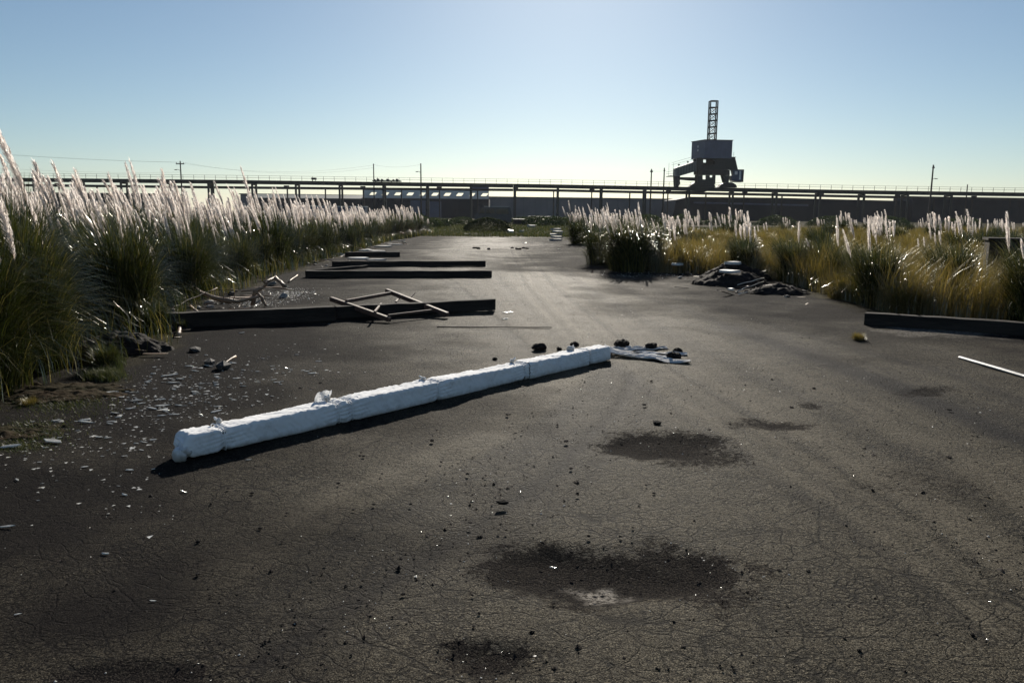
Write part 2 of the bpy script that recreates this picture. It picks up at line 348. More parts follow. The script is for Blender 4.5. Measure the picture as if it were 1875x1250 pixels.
# viaduct (front) ---------------------------------------------------------
YV = 200
def vline(px):  # deck top pixel height
    return float(np.interp(px, [-100, 410, 750, 1000, 1600, 1950], [324.5, 329.6, 334.2, 337.6, 349.0, 354.0]))
via = empty('viaduct', (0, YV+2, 0)); tag(via, 'long dark conveyor viaduct on steel posts with thin railing along its top', 'viaduct')
PX = list(range(-180, 2061, 40))
for i, (p, q) in enumerate(zip(PX[:-1], PX[1:])):
    a = at(p, vline(p), YV); b = at(q, vline(q), YV)
    mb = MB(M['steel']); mb.prism([(a.x, a.z-.84), (b.x-.03, b.z-.84), (b.x-.03, b.z-.1), (a.x, a.z-.1)], -2, -1.6)
    mb.prism([(a.x, a.z-.12), (b.x-.01, b.z-.12), (b.x-.01, b.z), (a.x, a.z)], -2.3, 1.7)
    mb.prism([(a.x, a.z-.84), (b.x-.03, b.z-.84), (b.x-.03, b.z-.14), (a.x, a.z-.14)], 1.1, 1.5)
    mb.build('deck_girder', via)
colm = MB(M['steel']); colm.box(-.22,.22,-.2,.2,0,1); colm = colm.mesh('column')
for k in range(-9, 16):
    px = 541+80.2*k; p = at(px, vline(px), YV); zt = p.z-.86
    for dy in (-1.8, 1.3): link('column', colm, via, (p.x, dy, 0), None, (1, 1, zt))
    MB(M['steel']).box(p.x-.15, p.x+.15, -1.58, 1.08, zt-.3, zt-.02).build('cross_beam', via)
postm = MB(M['steel2']).box(-.035,.035,-.03,.03,0,1.15).mesh('railing_post')
rails = []
for i in range(-8, 104):
    px = 20.0+19.75*i
    if px < -120 or px > 2000: continue
    p = at(px, vline(px), YV); link('railing_post', postm, via, (p.x, -2.2, p.z)); rails.append(Vector((p.x, -2.2, p.z)))
for dz in (.6, 1.12): MB(M['steel2']).tube([r+Vector((0,0,dz)) for r in rails], .028, 4).build('handrail', via)

# gear resting on the viaduct
gear = empty('conveyor_cart', (at(709, 340, YV).x, YV, at(709, 334, YV).z)); tag(gear, 'low dark cart of machinery on the viaduct deck left of the two tall poles', 'cart')
mb = MB(M['steel']); mb.box(-3.4,3.4,-1.5,1.2,.15,.42); mb.build('chassis', gear)
for k, (x, h, w_) in enumerate([(-3,.55,.3),(-2.2,.75,.5),(-1.2,.6,.4),(.2,.62,.6),(1.6,.55,.3),(2.5,.7,.5)]):
    MB(M['steel']).box(x-w_/2, x+w_/2, -.8, .6, .42, .42+h*.6, bev=.05).build('machine_box', gear)
for x in (-2.6,-1.2,1.2,2.6): MB(M['rubber']).tube([(x,-1.3,.16),(x,-1.0,.16)], .16, 10).build('wheel', gear)
gb = empty('deck_hut', (at(575, 330, YV).x, YV, at(575, 332, YV).z)); tag(gb, 'small dark box on legs standing on the viaduct left of the cart', 'box')
MB(M['steel']).box(-.55,.55,-.5,.5,.35,.85).build('box_body', gb)
for sx in (-.4,.4): MB(M['steel']).box(sx-.05,sx+.05,-.05,.05,.0,.35).build('leg', gb)

# rear conveyor ------------------------------------------------------------
YR = 228
def rline(px): return float(np.interp(px, [-100, 410, 1000, 1600, 1950], [335.5, 341.2, 346.4, 358.4, 364]))
rear = empty('rear_conveyor', (0, YR, 0)); tag(rear, 'lower conveyor beam on thin posts running behind the viaduct', 'conveyor')
for i, (p, q) in enumerate(zip(PX[:-1], PX[1:])):
    a = at(p, rline(p), YR); b = at(q, rline(q), YR)
    MB(M['steel2']).prism([(a.x, a.z-.66), (b.x-.03, b.z-.66), (b.x-.03, b.z), (a.x, a.z)], -1, 1).build('girder', rear)
colr = MB(M['steel2']).box(-.16,.16,-.2,.2,0,1).mesh('column')
for k in range(-9, 20):
    px = 526+69.7*k; p = at(px, rline(px), YR); link('column', colr, rear, (p.x, 0, 0), None, (1, 1, p.z-.67))
    if k % 2 == 0: MB(M['steel2']).box(p.x-.7, p.x+.7, -.9, -.5, p.z+.01, p.z+.35).build('roller_box', rear)
db = far_box(None, 'motor_house', M['bluegrey'], 860, 895, 341, 348.6, YR-1.5, 1.0, zb=at(877, 345.8, YR-1.5).z); tag(db, 'dark motor housing filling the gap between the two conveyor beams', 'housing')

# big grey building -------------------------------------------------------
bld = empty('warehouse', (0, 262, 0)); tag(bld, 'long flat grey warehouse behind the viaduct', 'warehouse')
a = at(440, 354.2, 262); b = at(1262, 364.3, 262)
n = 38
for i in range(n):
    t0, t1 = i/n, (i+1)/n; x0 = a.x+(b.x-a.x)*t0; x1 = a.x+(b.x-a.x)*t1; z0 = a.z+(b.z-a.z)*t0; z1 = a.z+(b.z-a.z)*t1
    MB(M['wall']).prism([(x0, 0), (x1-.06, 0), (x1-.06, z1-.3), (x0, z0-.3)], (i%2)*.05, 1).build('wall_panel', bld)
MB(M['steelgrey']).prism([(a.x-.3, a.z-.28), (b.x+.3, b.z-.28), (b.x+.3, b.z), (a.x-.3, a.z)], -.4, 30).build('roof', bld)
MB(M['darkwall']).prism([(a.x, 0), (b.x, 0), (b.x, b.z-.31), (a.x, a.z-.31)], 1.1, 29).build('hall', bld)

# left low shed with grey roof
ls = empty('low_shed', (0, 240, 0)); tag(ls, 'low dark shed with grey pitched roof behind the left bank of plumes', 'shed')
a = at(455, 356, 240); b = at(663, 362.5, 240)
rf = bmesh.new()
q = [rf.verts.new(v) for v in ((a.x, 0, b.z-.2), (b.x, 0, b.z-.2), (b.x, 6, b.z+.9), (a.x, 6, b.z+.9))]
q2 = [rf.verts.new((v.co.x, v.co.y+.01, v.co.z-.15)) for v in q]
rf.faces.new(q); rf.faces.new(q2[::-1])
for i in range(4): rf.faces.new((q[i], q[(i+1)%4], q2[(i+1)%4], q2[i]))
me = bpy.data.meshes.new('roof'); rf.to_mesh(me); me.materials.append(M['steelgrey']); link('roof', me, ls)
MB(M['darkwall']).box(a.x+.3, b.x-.1, .3, 5.5, 0, b.z-.4).build('wall', ls)
tr = empty('trailer', (0, 120, 0)); tag(tr, 'dark blue trailer body half hidden behind the left plumes', 'trailer')
a = at(556, 377, 120); b = at(668, 377, 120)
MB(M['blue']).box(a.x, b.x, 0, 2.4, .9, a.z-.1, bev=.05).build('body', tr)
MB(M['white']).box(a.x-.05, b.x+.05, -.05, 2.45, a.z-.095, a.z+.02).build('roof', tr)
for x in (a.x+1.2, b.x-1.2, b.x-2.4): MB(M['rubber']).tube([(x,-.02,.45),(x,.28,.45)], .45, 16).build('wheel', tr)
MB(M['steel']).box(a.x+.2, b.x-.2, .3, 2, .55, .88).build('chassis', tr)

# the windowed shed --------------------------------------------------------
YS = 242
sh = empty('windowed_shed', (0, YS, 0)); tag(sh, 'dark shed with a row of slanted openings under its eaves behind the viaduct', 'shed')
top = at(664, 347.5, YS).z; mid = at(780, 363.5, YS).z; wt = at(780, 353.2, YS).z; wb = at(780, 358.4, YS).z
X0 = at(664, 355, YS).x; X1_ = at(895, 355, YS).x
wins = []
for k in range(10):
    c = at(683+22.7*k, 354.5, YS).x; hw = .62 if k in (4, 8) else .85; wins.append((c, hw))
sk = .35
MB(M['panel']).prism([(X0, wt+.02), (X1_, wt+.02), (X1_, top), (X0, top)], 0, .25).build('upper_band', sh)
MB(M['panel']).prism([(X0, mid), (X1_, mid), (X1_, wb-.02), (X0, wb-.02)], 0, .25).build('lower_band', sh)
prev = (X0, X0)
for c, hw in wins:
    MB(M['panel']).prism([(prev[0], wb-.02), (c-hw-sk, wb-.02), (c-hw+sk, wt+.02), (prev[1], wt+.02)], 0, .25).build('wall_panel', sh)
    MB(M['panel']).prism([(c-hw-sk, wb-.06), (c+hw-sk, wb-.06), (c+hw-sk, wb), (c-hw-sk, wb)], -.15, .1).build('sill', sh)
    prev = (c+hw-sk, c+hw+sk)
MB(M['panel']).prism([(prev[0], wb-.02), (X1_, wb-.02), (X1_, wt+.02), (prev[1], wt+.02)], 0, .25).build('wall_panel', sh)
MB(M['darkwall']).box(X0, X1_, .3, 12, 0, mid-.05).build('lower_hall', sh)
for k in range(8):
    xa = X0+(X1_-X0)*k/8; MB(M['bluegrey' if k in (3, 4) else 'darkwall']).box(xa+.1, xa+(X1_-X0)/8-.1, .05, .25, .2, mid-.6-(k%3)*.3).build('bay_door', sh)

# dark stock shed, right
ds = empty('stock_building', (0, 235, 0)); tag(ds, 'very long low black shed behind the plumes at right', 'shed')
p = [at(1238, 366, 235), at(1264, 360.5, 235), at(1420, 362.2, 235), at(1560, 365.8, 235), at(1672, 368.5, 235)]
MB(M['darkwall']).prism([(p[0].x-1, 0), (p[-1].x, 0)]+[(v.x, v.z) for v in p[::-1]], 0, 20).build('hall', ds)
MB(M['bluegrey']).prism([(p[1].x+1, p[1].z-1.9), (at(1480,372,235).x, p[1].z-2.4), (at(1480,372,235).x, p[1].z-1.9), (p[1].x+1, p[1].z-1.4)], -.2, -.02).build('wall_strip', ds)
ds2 = empty('brick_building', (0, 232.5, 0)); tag(ds2, 'taller dark block at far right rising up to the conveyor', 'building')
a = at(1672, 360, 232.5); b = at(2000, 367, 232.5)
for i in range(10):
    x0 = a.x+(b.x-a.x)*i/10; x1 = a.x+(b.x-a.x)*(i+1)/10; zt = a.z+(b.z-a.z)*i/10
    MB(M['darkwall']).box(x0, x1-.08, (i%2)*.05, 12, 0, zt).build('wall_bay', ds2)
sh3 = empty('left_shed', (0, 236, 0)); tag(sh3, 'plain dark shed behind the tall plumes at far left', 'shed')
a = at(-160, 352, 236); b = at(300, 356, 236)
MB(M['darkwall']).box(a.x, b.x, 0, 12, 0, b.z).build('hall', sh3)
MB(M['steelgrey']).box(a.x-.3, b.x+.3, -.3, 12.3, b.z+.005, b.z+.25).build('roof', sh3)

# ------------------------------------------------------------ travelling crane
YC = 204
def cx(px, py=330): return at(px, py, YC).x
def cz(py, px=1300): return at(px, py, YC).z
cr = empty('gantry_crane', (0, YC, 0)); tag(cr, 'travelling gantry crane with box house and lattice mast on the viaduct', 'crane')
# machine house, turned a little
hx = cx(1287, 260)
hb = bmesh.new(); hw = cx(1337)-cx(1287); zb, zt = cz(291), cz(258.5)
foot = [(hx, -2.5), (hx+hw+.1, -1.6), (hx+hw-1.2, 4.2), (hx-2.0, 3.4)]
def house(f, z0, z1, m, name, parent):
    mb = MB(m); a_ = [mb.bm.verts.new((x, y, z0)) for x, y in f]; b_ = [mb.bm.verts.new((x, y, z1)) for x, y in f]
    mb.bm.faces.new(a_[::-1]); mb.bm.faces.new(b_)
    for i in range(4): mb.bm.faces.new((a_[i], a_[(i+1)%4], b_[(i+1)%4], b_[i]))
    return mb.build(name, parent)
hs = house(foot, zb, zt, M['bluegrey'], 'machine_house', cr)
house([(x+(.15 if x > hx+2 else -.15), y+(-.15 if y < 0 else .15)) for x, y in foot], zt+.003, zt+.15, M['steel'], 'roof', cr)
for k in range(2): MB(M['white']).box(-.25, .25, -.06, .0, 0, .5).build('window', hs, loc=(hx-1.0, .55, zt-1.6-.9*k), rot=(0, 0, R(-71)))
for k in range(6):
    t = (k+.5)/6; MB(M['bluegrey']).box(-.04, .04, -.05, 0, 0, zt-zb-.1).build('cladding_rib', hs, loc=(foot[0][0]+(foot[1][0]-foot[0][0])*t, foot[0][1]+(foot[1][1]-foot[0][1])*t-.01, zb+.05))
# lattice mast
mast = empty('mast', (0, 0, 0)); mast.parent = cr
ml, mr = cx(1296.2, 258), cx(1309.3, 258); mz0, mz1 = zt+.15, cz(185.5); my0, my1 = -1.0, .6
for x in (ml, mr):
    for y in (my0, my1): MB(M['steel']).bar((x, y, mz0), (x, y, mz1), .26).build('chord', mast)
nb = 6; hz = (mz1-.1-mz0)/nb; hzm = MB(M['steel']).bar((ml+.13,0,0), (mr-.13,0,0), .2).mesh('brace'); side = MB(M['steel']).bar((0,my0+.13,0), (0,my1-.13,0), .14).mesh('brace')
d1 = MB(M['steel']).bar((ml+.13,0,.15), (mr-.13,0,hz-.15), .09).mesh('brace'); d2 = MB(M['steel']).bar((mr-.13,.1,.15), (ml+.13,.1,hz-.15), .09).mesh('brace')
for k in range(nb+1):
    z = mz0+.1+k*hz
    for y in (my0, my1):
        link('brace', hzm, mast, (0, y, z-.02))
        if k < nb-1: link('brace', d1, mast, (0, y, z)); link('brace', d2, mast, (0, y, z))
    for x in (ml, mr): link('brace', side, mast, (x, 0, z-.02))
# frame under the house
def fb(name, pts, y0, y1, m='steel'):
    return MB(M[m]).prism([(cx(p, q), cz(q, p)) for p, q in pts], y0, y1).build(name, cr)
zdk = lambda px: vline(px)
fb('underframe', [(1273,290),(1285,290),(1285,304.5),(1298,304),(1306,301),(1306,296),(1298,292.5),(1298,291.5),(1337,291.5),(1337,293),(1334,311),(1330,311.5),(1274,311.5)], -1.5, -.9)
fb('underframe_rear', [(1273,290.5),(1284,290.5),(1285,297),(1297,297),(1297,291),(1337,291.5),(1335,311),(1275,311)], 2.2, 2.7)
fb('portal_girder', [(1274,311.8),(1333,311.8),(1333,321.5),(1274,321.5)], -1.7, -.8, 'steel2')
fb('portal_girder', [(1274,311.8),(1333,311.8),(1333,319.5),(1274,319.5)], 1.8, 2.5, 'steel2')
fb('portal_leg', [(1274,321.8),(1284,321.8),(1284,329),(1290,329),(1290,321.8),(1297,321.8),(1297,325.5),(1302,325.5),(1302,321.8),(1307.5,321.8),(1307,338),(1276,338)], -1.5, -.9)
fb('portal_leg', [(1321.5,321.8),(1333,321.8),(1331,338),(1327,338)], -1.5, -.9)
fb('portal_leg', [(1323,319.8),(1332,319.8),(1331,338),(1328,338)], 1.9, 2.4)
fb('portal_leg', [(1276,319.8),(1282,319.8),(1282,338),(1276,338)], 1.9, 2.4)
fb('bogie', [(1258,343.5),(1262,338.5),(1270,334.5),(1284,332.5),(1296,335),(1304,339),(1306,343.5)], -2.4, -.2)
fb('bogie', [(1312,343.6),(1316,338),(1326,334.5),(1336,335),(1343,339),(1345,344)], -2.4, -.2)
fb('bogie', [(1262,343),(1268,337),(1290,336),(1300,343)], 1.4, 3); fb('bogie', [(1316,343),(1322,337),(1338,337),(1342,343)], 1.4, 3)
fb('sill_beam', [(1226,344.2),(1345,345.2),(1345,349),(1226,349)], -2.7, -2.36)
fb('hanging_hopper', [(1222,350.2),(1292,350.4),(1286,352.4),(1228,352.2)], -2.0, 1.0)
# boom
fb('boom', [(1234.5,308.5),(1273,295.5),(1273,314),(1244,322.5),(1234.5,323)], -1.4, 1.4, 'steelgrey')
for k in range(7):
    px = 1239+k*5; MB(M['steel']).box(-.05,.05,-.06,0,0,cz(px and (308.5-(px-1234.5)*.337), px)-cz(322-(px-1240)*.24, px)-.3).build('stiffener', cr, loc=(cx(px), -1.4, cz(322-(px-1240)*.24, px)+.1))
fb('boom_leg', [(1234,323.2),(1243.5,322.8),(1243,337),(1240.5,342.5),(1235,342.5)], -1.2, -.4)
fb('boom_leg', [(1234,323.2),(1243.5,322.8),(1241,342.5),(1235,342.5)], .6, 1.2)
fb('tie_beam', [(1243.6,324.8),(1274,325.3),(1274,331.5),(1262,331.2),(1243.6,329.5)], -1.0, -.2, 'steel2')
fb('catwalk', [(1220,323.2),(1226,322),(1234,322.8),(1234,323.8),(1220,324)], -1.2, .6)
for (px, py, h) in [(1240,304,5),(1256,299,6),(1267.5,294,5)]:
    MB(M['steel']).bar((cx(px), -1.2, cz(py+4.5, px)), (cx(px), -1.2, cz(py-1, px)), .08).build('lamp_post', cr); MB(M['steel']).tube([(cx(px)-.2,-1.2,cz(py-1,px)),(cx(px),-1.2,cz(py-2.5,px)),(cx(px)+.2,-1.2,cz(py-1,px))], .16, 6).build('lamp', cr)
for (p0, p1) in [((1228,299),(1273,286)), ((1228,303),(1273,290.5)), ((1218,316),(1234,313)), ((1218,319),(1234,318))]:
    MB(M['steel']).bar((cx(*p0), -1.3, cz(p0[1], p0[0])), (cx(*p1), -1.3, cz(p1[1], p1[0])), .05).build('handrail', cr)
for px in (1222, 1230): MB(M['steel']).bar((cx(px), -1.3, cz(323, px)), (cx(px), -1.3, cz(299, px)), .05).build('rail_post', cr)
# right arm and cab
fb('arm', [(1333,293),(1337,289.5),(1344,289),(1349,311),(1338,311.5),(1333.5,311)], -1.0, -.4)
fb('walkway', [(1334,288.2),(1345,288.2),(1345,289),(1334,289)], -1.4, 1.0)
MB(M['steel']).bar((cx(1341), 0, cz(288)), (cx(1341), 0, cz(278)), .05).build('antenna', cr)
cab = fb('cab', [(1339,311.7),(1358.5,311.7),(1357,332.5),(1337.5,331.5),(1336,322),(1341,321)], -1.3, .9, 'blue')
for (p0, p1, q0, q1) in [(1342,1347,314,320),(1350.3,1353.3,313.5,329)]:
    MB(M['panel']).prism([(cx(p0), cz(q1)), (cx(p1), cz(q1)), (cx(p1), cz(q0)), (cx(p0), cz(q0))], -1.36, -1.31).build('window', cab)
fb('cab_frame', [(1337,311),(1359.5,311),(1359.5,311.65),(1337,311.65)], -1.5, 1.1); fb('cab_frame', [(1356.8,312),(1359.3,312),(1357.8,333.5),(1355.8,333.5)], -1.5, -1.3)
fb('cab_frame', [(1338,332.7),(1358,332.7),(1358,333.7),(1338,333.7)], -1.5, 1.1)

# ------------------------------------------------------------ poles and wires
def pole(name, px, ptop, Y, label, arm=None, lamp=None, r=.17):
    t = at(px, ptop, Y); o = empty(name, (t.x, Y, 0))
    tag(o, label, 'pole', 'utility poles along the viaduct')
    MB(M['steel2']).tube([(0,0,0),(0,0,t.z)], [r*1.25, r*.75], 8).build('shaft', o)
    if arm: MB(M['steel2']).box(-arm, arm, -.18, -.06, t.z-.75, t.z-.55).build('crossarm', o)
    if arm:
        for x in (-arm+.15, arm-.15): MB(M['steel2']).tube([(x,-.12,t.z-.54),(x,-.12,t.z-.3)], .06, 6).build('insulator', o)
    if lamp:
        dx, dz = lamp; MB(M['steel2']).tube([(0,0,t.z-dz-.3),(dx*.5,0,t.z-dz),(dx,0,t.z-dz)], .05, 6).build('lamp_arm', o)
        MB(M['steelgrey']).box(dx-.3, dx+.3, -.15, .15, t.z-dz-.14, t.z-dz+.02, bev=.04).build('lamp_head', o)
    return Vector((t.x, Y, t.z))
tops = [pole('utility_pole', 330, 295, 185, 'utility pole with crossarm and small lamp, left of all the others', .95, (-1.1, 1.9)),
 pole('utility_pole', 684, 300, 188, 'bare pole beside the cart on the viaduct', None, None, .14),
 pole('utility_pole', 770.5, 299.5, 186, 'tall pole with a small lamp arm above the windowed shed', None, (-.9, 1.8)),
 pole('utility_pole', 1193, 309.5, 190, 'left one of the two poles just left of the crane', .35, None),
 pole('utility_pole', 1216.5, 307.5, 190, 'right one of the two poles just left of the crane', .2, None),
 pole('utility_pole', 1709, 302, 184, 'grey pole with short lamp arm at far right', .3, (.9, 3.0), .2),
 pole('utility_pole', 1771.5, 338, 196, 'short post at far right of the viaduct', None, None, .16)]
def wire(a, b, sag, label):
    pts = [a.lerp(b, t/24)-Vector((0,0,sag*4*(t/24)*(1-t/24))) for t in range(25)]
    o = MB(M['cable']).tube(pts, .011, 4).build('power_line'); tag(o, label, 'power line', 'thin overhead power lines')
L0 = at(-250, 262, 150)
for dx, dz, w_ in ((-.8,-.3,'front'), (.8,-.3,'back')):
    wire(L0+Vector((dx*1.5,0,0)), tops[0]+Vector((dx,0,dz)), .6, 'thin wire coming in from the left, %s side of the crossarm' % w_)
    wire(tops[0]+Vector((dx,0,dz)), tops[1]+Vector((0,0,dz*(1 if dx < 0 else 3))), 1.8, 'thin wire from crossarm pole to bare pole, %s one' % w_)
wire(L0+Vector((0,0,-2.5)), tops[0]+Vector((0,0,-2.5)), 1.0, 'lowest thin wire at far left')
wire(tops[1]+Vector((0,0,-.2)), tops[2]+Vector((0,0,-.2)), .6, 'thin wire between the two poles above the windowed shed')
wire(tops[3]+Vector((0,0,-.3)), tops[4]+Vector((0,0,-.5)), .3, 'thin wire between the twin poles by the crane')

# ------------------------------------------------------------ pampas grass
def blades(n, r0, H, reach, wid, seg=5, lean=(-.10,0), seed=0, droop=.55, upright=.25):
    g = np.random.default_rng(seed); V = []; F = []; A = []
    az = g.uniform(0, 2*np.pi, n); rr = r0*np.sqrt(g.uniform(0, 1, n)); ba = az + g.normal(0, .5, n)
    h = H*g.uniform(.55, 1.08, n)*np.where(g.random(n) < .15, 1.12, 1); rc = reach*g.uniform(upright, 1.0, n)
    wd = wid*g.uniform(.6, 1.3, n); v = np.clip(g.beta(1.6, 2.2, n), 0, 1); tw = g.uniform(-1, 1, n)
    t = np.linspace(0, 1, seg+1)[None, :]
    hor = rc[:, None]*(t**1.7); zz = h[:, None]*(1.45*t - droop*t**2.6*(.5+rc[:, None]/reach))/1.0
    zz = np.minimum(zz, h[:, None]*1.1)
    cxx = (rr*np.cos(ba))[:, None] + hor*np.cos(az)[:, None] + lean[0]*zz*t*1.2
    cyy = (rr*np.sin(ba))[:, None] + hor*np.sin(az)[:, None] + lean[1]*zz*t
    sa = az[:, None] + np.pi/2 + tw[:, None]*t*1.3
    ww = wd[:, None]*(1-t**2.2)*.5 + .0004
    lx = cxx - ww*np.cos(sa); ly = cyy - ww*np.sin(sa); rx = cxx + ww*np.cos(sa); ry = cyy + ww*np.sin(sa)
    P = np.stack([np.stack([lx, ly, zz], -1), np.stack([rx, ry, zz + ww*.3], -1)], 2)   # n,seg+1,2,3
    P = P.reshape(-1, 3); base = (np.arange(n)*(seg+1)*2)[:, None] + (np.arange(seg)*2)[None, :]
    base = base.ravel(); F = np.stack([base, base+1, base+3, base+2], 1)
    A = np.repeat(v, (seg+1)*2); return P, F, A
def plume_geo(seed, L, rad, stem, nf=260, fw=.005, lean=.12):
    g = np.random.default_rng(seed); bend = g.uniform(.6, 1.3)*lean; by = g.normal(0, .03)
    H = stem+L
    def axp(s): # s from 0..H
        u = s/H; return np.stack([-bend*H*u**2.2, by*H*u**2, s - .03*H*u**3], -1)
    V = []; F = []; A = []
    # stem: three-sided
    ss = np.linspace(0, H, 8); c = axp(ss)
    for k in range(3):
        V.append(c + np.array([math.cos(k*2.094)*.004, math.sin(k*2.094)*.004, 0]))
    V = np.concatenate(V); n = len(ss)
    for k in range(3):
        for i in range(n-1): a = k*n+i; b = ((k+1)%3)*n+i; F.append((a, b, b+1, a+1))
    A = [-1.0]*len(V); off = len(V)
    s0 = stem + L*g.beta(1.1, 1.25, nf)*.97; u = (s0-stem)/L
    prof = rad*(.45+.85*np.sin(np.pi*np.clip(u*.85+.1, 0, 1)))
    az = g.uniform(0, 2*np.pi, nf); fl = (.13*(1-u*.6)+.03)*g.uniform(.7, 1.25, nf)
    p0 = axp(s0); out = np.stack([np.cos(az), np.sin(az), np.zeros(nf)], -1)
    p1 = p0 + out*(prof*g.uniform(.5, 1.0, nf))[:, None] + np.array([0, 0, 1])*(fl*.55)[:, None]
    p2 = p0 + out*(prof*g.uniform(.7, 1.7, nf))[:, None] + np.array([-.25, 0, .95])*(fl)[:, None]
    sd_ = np.stack([-np.sin(az), np.cos(az), np.zeros(nf)], -1)*fw*g.uniform(.7, 1.4, nf)[:, None]
    P = np.stack([p0-sd_*.4, p0+sd_*.4, p1-sd_, p1+sd_, p2-sd_*.3, p2+sd_*.3], 1).reshape(-1, 3)
    b = off + np.arange(nf)*6
    F = np.concatenate([np.array(F), np.stack([b, b+1, b+3, b+2], 1), np.stack([b+2, b+3, b+5, b+4], 1)])
    A = np.concatenate([A, np.repeat(g.random(nf), 6)])
    return np.concatenate([V, P]), F, A
def join(parts):
    V = []; F = []; A = []; o = 0
    for v, f, a in parts: V.append(v); F.append(f+o); A.append(a); o += len(v)
    return np.concatenate(V), np.concatenate(F), np.concatenate(A)
def xf(geo, loc, rz, sc):
    v, f, a = geo; c, s = math.cos(rz), math.sin(rz); v = v*sc
    v = np.stack([v[:,0]*c-v[:,1]*s, v[:,0]*s+v[:,1]*c, v[:,2]], 1)+np.array(loc); return v, f, a

near_fol = []; mid_fol = []
for k in range(5):
    g = join([blades(1500, .34, 1.5, .85, .011, 6, seed=50+k), blades(500, .45, .9, .8, .010, 5, seed=80+k, droop=.75)])
    near_fol.append(mesh_np('foliage', *g[:2], M['leaf'], {'v': g[2]}))
for k in range(5):
    g = join([blades(620, .36, 1.5, .85, .020, 4, seed=150+k), blades(260, .5, .9, .8, .018, 4, seed=180+k, droop=.75)])
    mid_fol.append(mesh_np('foliage', *g[:2], M['leaf'], {'v': g[2]}))
dry_fol = []
for k in range(4):
    g = join([blades(700, .5, 1.05, .75, .014, 4, seed=250+k), blades(350, .6, .7, .8, .014, 4, seed=280+k, droop=.75)])
    dry_fol.append(mesh_np('foliage', *g[:2], M['leaf_y'], {'v': g[2]}))
plumes = [mesh_np('plume', *(q := plume_geo(300+k, L, r_, st, 190))[:2], M['plume'], {'v': q[2]}) for k, (L, r_, st) in
          enumerate([(.62,.019,1.35), (.78,.022,1.3), (.50,.017,1.4), (.70,.026,1.2), (.42,.016,1.2), (.88,.024,1.35)])]
thin_geo = [plume_geo(400+k, L, r_, st, 90, .010) for k, (L, r_, st) in enumerate([(.6,.028,1.35), (.75,.030,1.25), (.5,.024,1.4), (.55,.026,1.1)])]
plume_sets = []
for k in range(6):
    g = np.random.default_rng(500+k); parts = []
    for j in range((7, 10, 5, 12, 8, 6)[k]):
        a_ = g.uniform(0, 6.28); r_ = .5*math.sqrt(g.random()); parts.append(xf(thin_geo[g.integers(4)], (r_*math.cos(a_), r_*math.sin(a_), 0), g.normal(0, .4), g.uniform(.82, 1.12)))
    q = join(parts); plume_sets.append(mesh_np('plumes', *q[:2], M['plume'], {'v': q[2]}))
NC = [0]
def clump(x, y, s, fol, npl, label, group, rz=None, indiv=True, fsz=1.0, name='pampas_grass', psc=(.75, 1.2)):
    o = empty(name, (x, y, -.02)); tag(o, label, 'grass clump', group); NC[0] += 1
    rz = random.gauss(0, .5) if rz is None else rz
    link('foliage', random.choice(fol), o, None, (0, 0, rz), (s, s, s*fsz))
    if not npl: return o
    if indiv:
        for k in range(npl):
            a_ = random.uniform(0, 6.283); r_ = .55*s*math.sqrt(random.random())
            link('plume', random.choice(plumes), o, (r_*math.cos(a_), r_*math.sin(a_), 0), (random.gauss(0, .05), random.gauss(-.05, .085), random.gauss(0, .35)), s*random.uniform(*psc)*(1.15 if random.random() < .12 else 1))
    else:
        p = link('plumes', random.choice(plume_sets), o, None, (0, 0, random.gauss(0, .3)), s*random.uniform(.9, 1.1)); p['kind'] = 'stuff'
    return o
GL = 'pampas clumps in the bank left of the road'; GR = 'pampas clumps in the field right of the road'
LLn = 'tall pampas clump with long pale plumes at the near end of the left bank'
LLf = 'green pampas clump with crowded white plumes in the left bank beside the beams'
LLb = 'small distant pampas clump with white plumes near the far end of the left bank'
yy = 5.2; row = 0
while yy < 62:
    step = .95+yy*.012
    ex = float(edge_x(LEFT_EDGE, yy))
    depth = 5 if yy < 40 else 4
    for c in range(depth):
        x = ex - .55 - c*(1.0+yy*.01) + random.uniform(-.3, .3); y = yy + random.uniform(-.35, .35)
        if yy < 6.2 and c < 1: continue
        if 8.8 < yy < 11 and c == 0: continue
        near = yy < 20 and c < 3
        s = random.uniform(.74, 1.12)*(1.12 if yy < 11 else 1.0)*(1.0 if yy < 34 else .88)
        npl = (random.randint(3, 6) if yy < 12 else random.randint(4, 8)) if near else random.randint(3, 8)
        clump(x, y, s*(1.0+.03*c), near_fol if near else mid_fol, npl, LLn if yy < 11 else (LLf if yy < 36 else LLb), GL, indiv=near or (yy < 30 and c < 2))
    yy += step
clump(-5.25, 8.1, 1.24, near_fol, 8, 'tallest pampas clump at the left picture edge with long drooping plumes', GL, psc=(.95, 1.1))
clump(-4.9, 7.0, 1.05, near_fol, 2, 'dark near pampas clump at the left picture edge with hardly any plumes', GL)
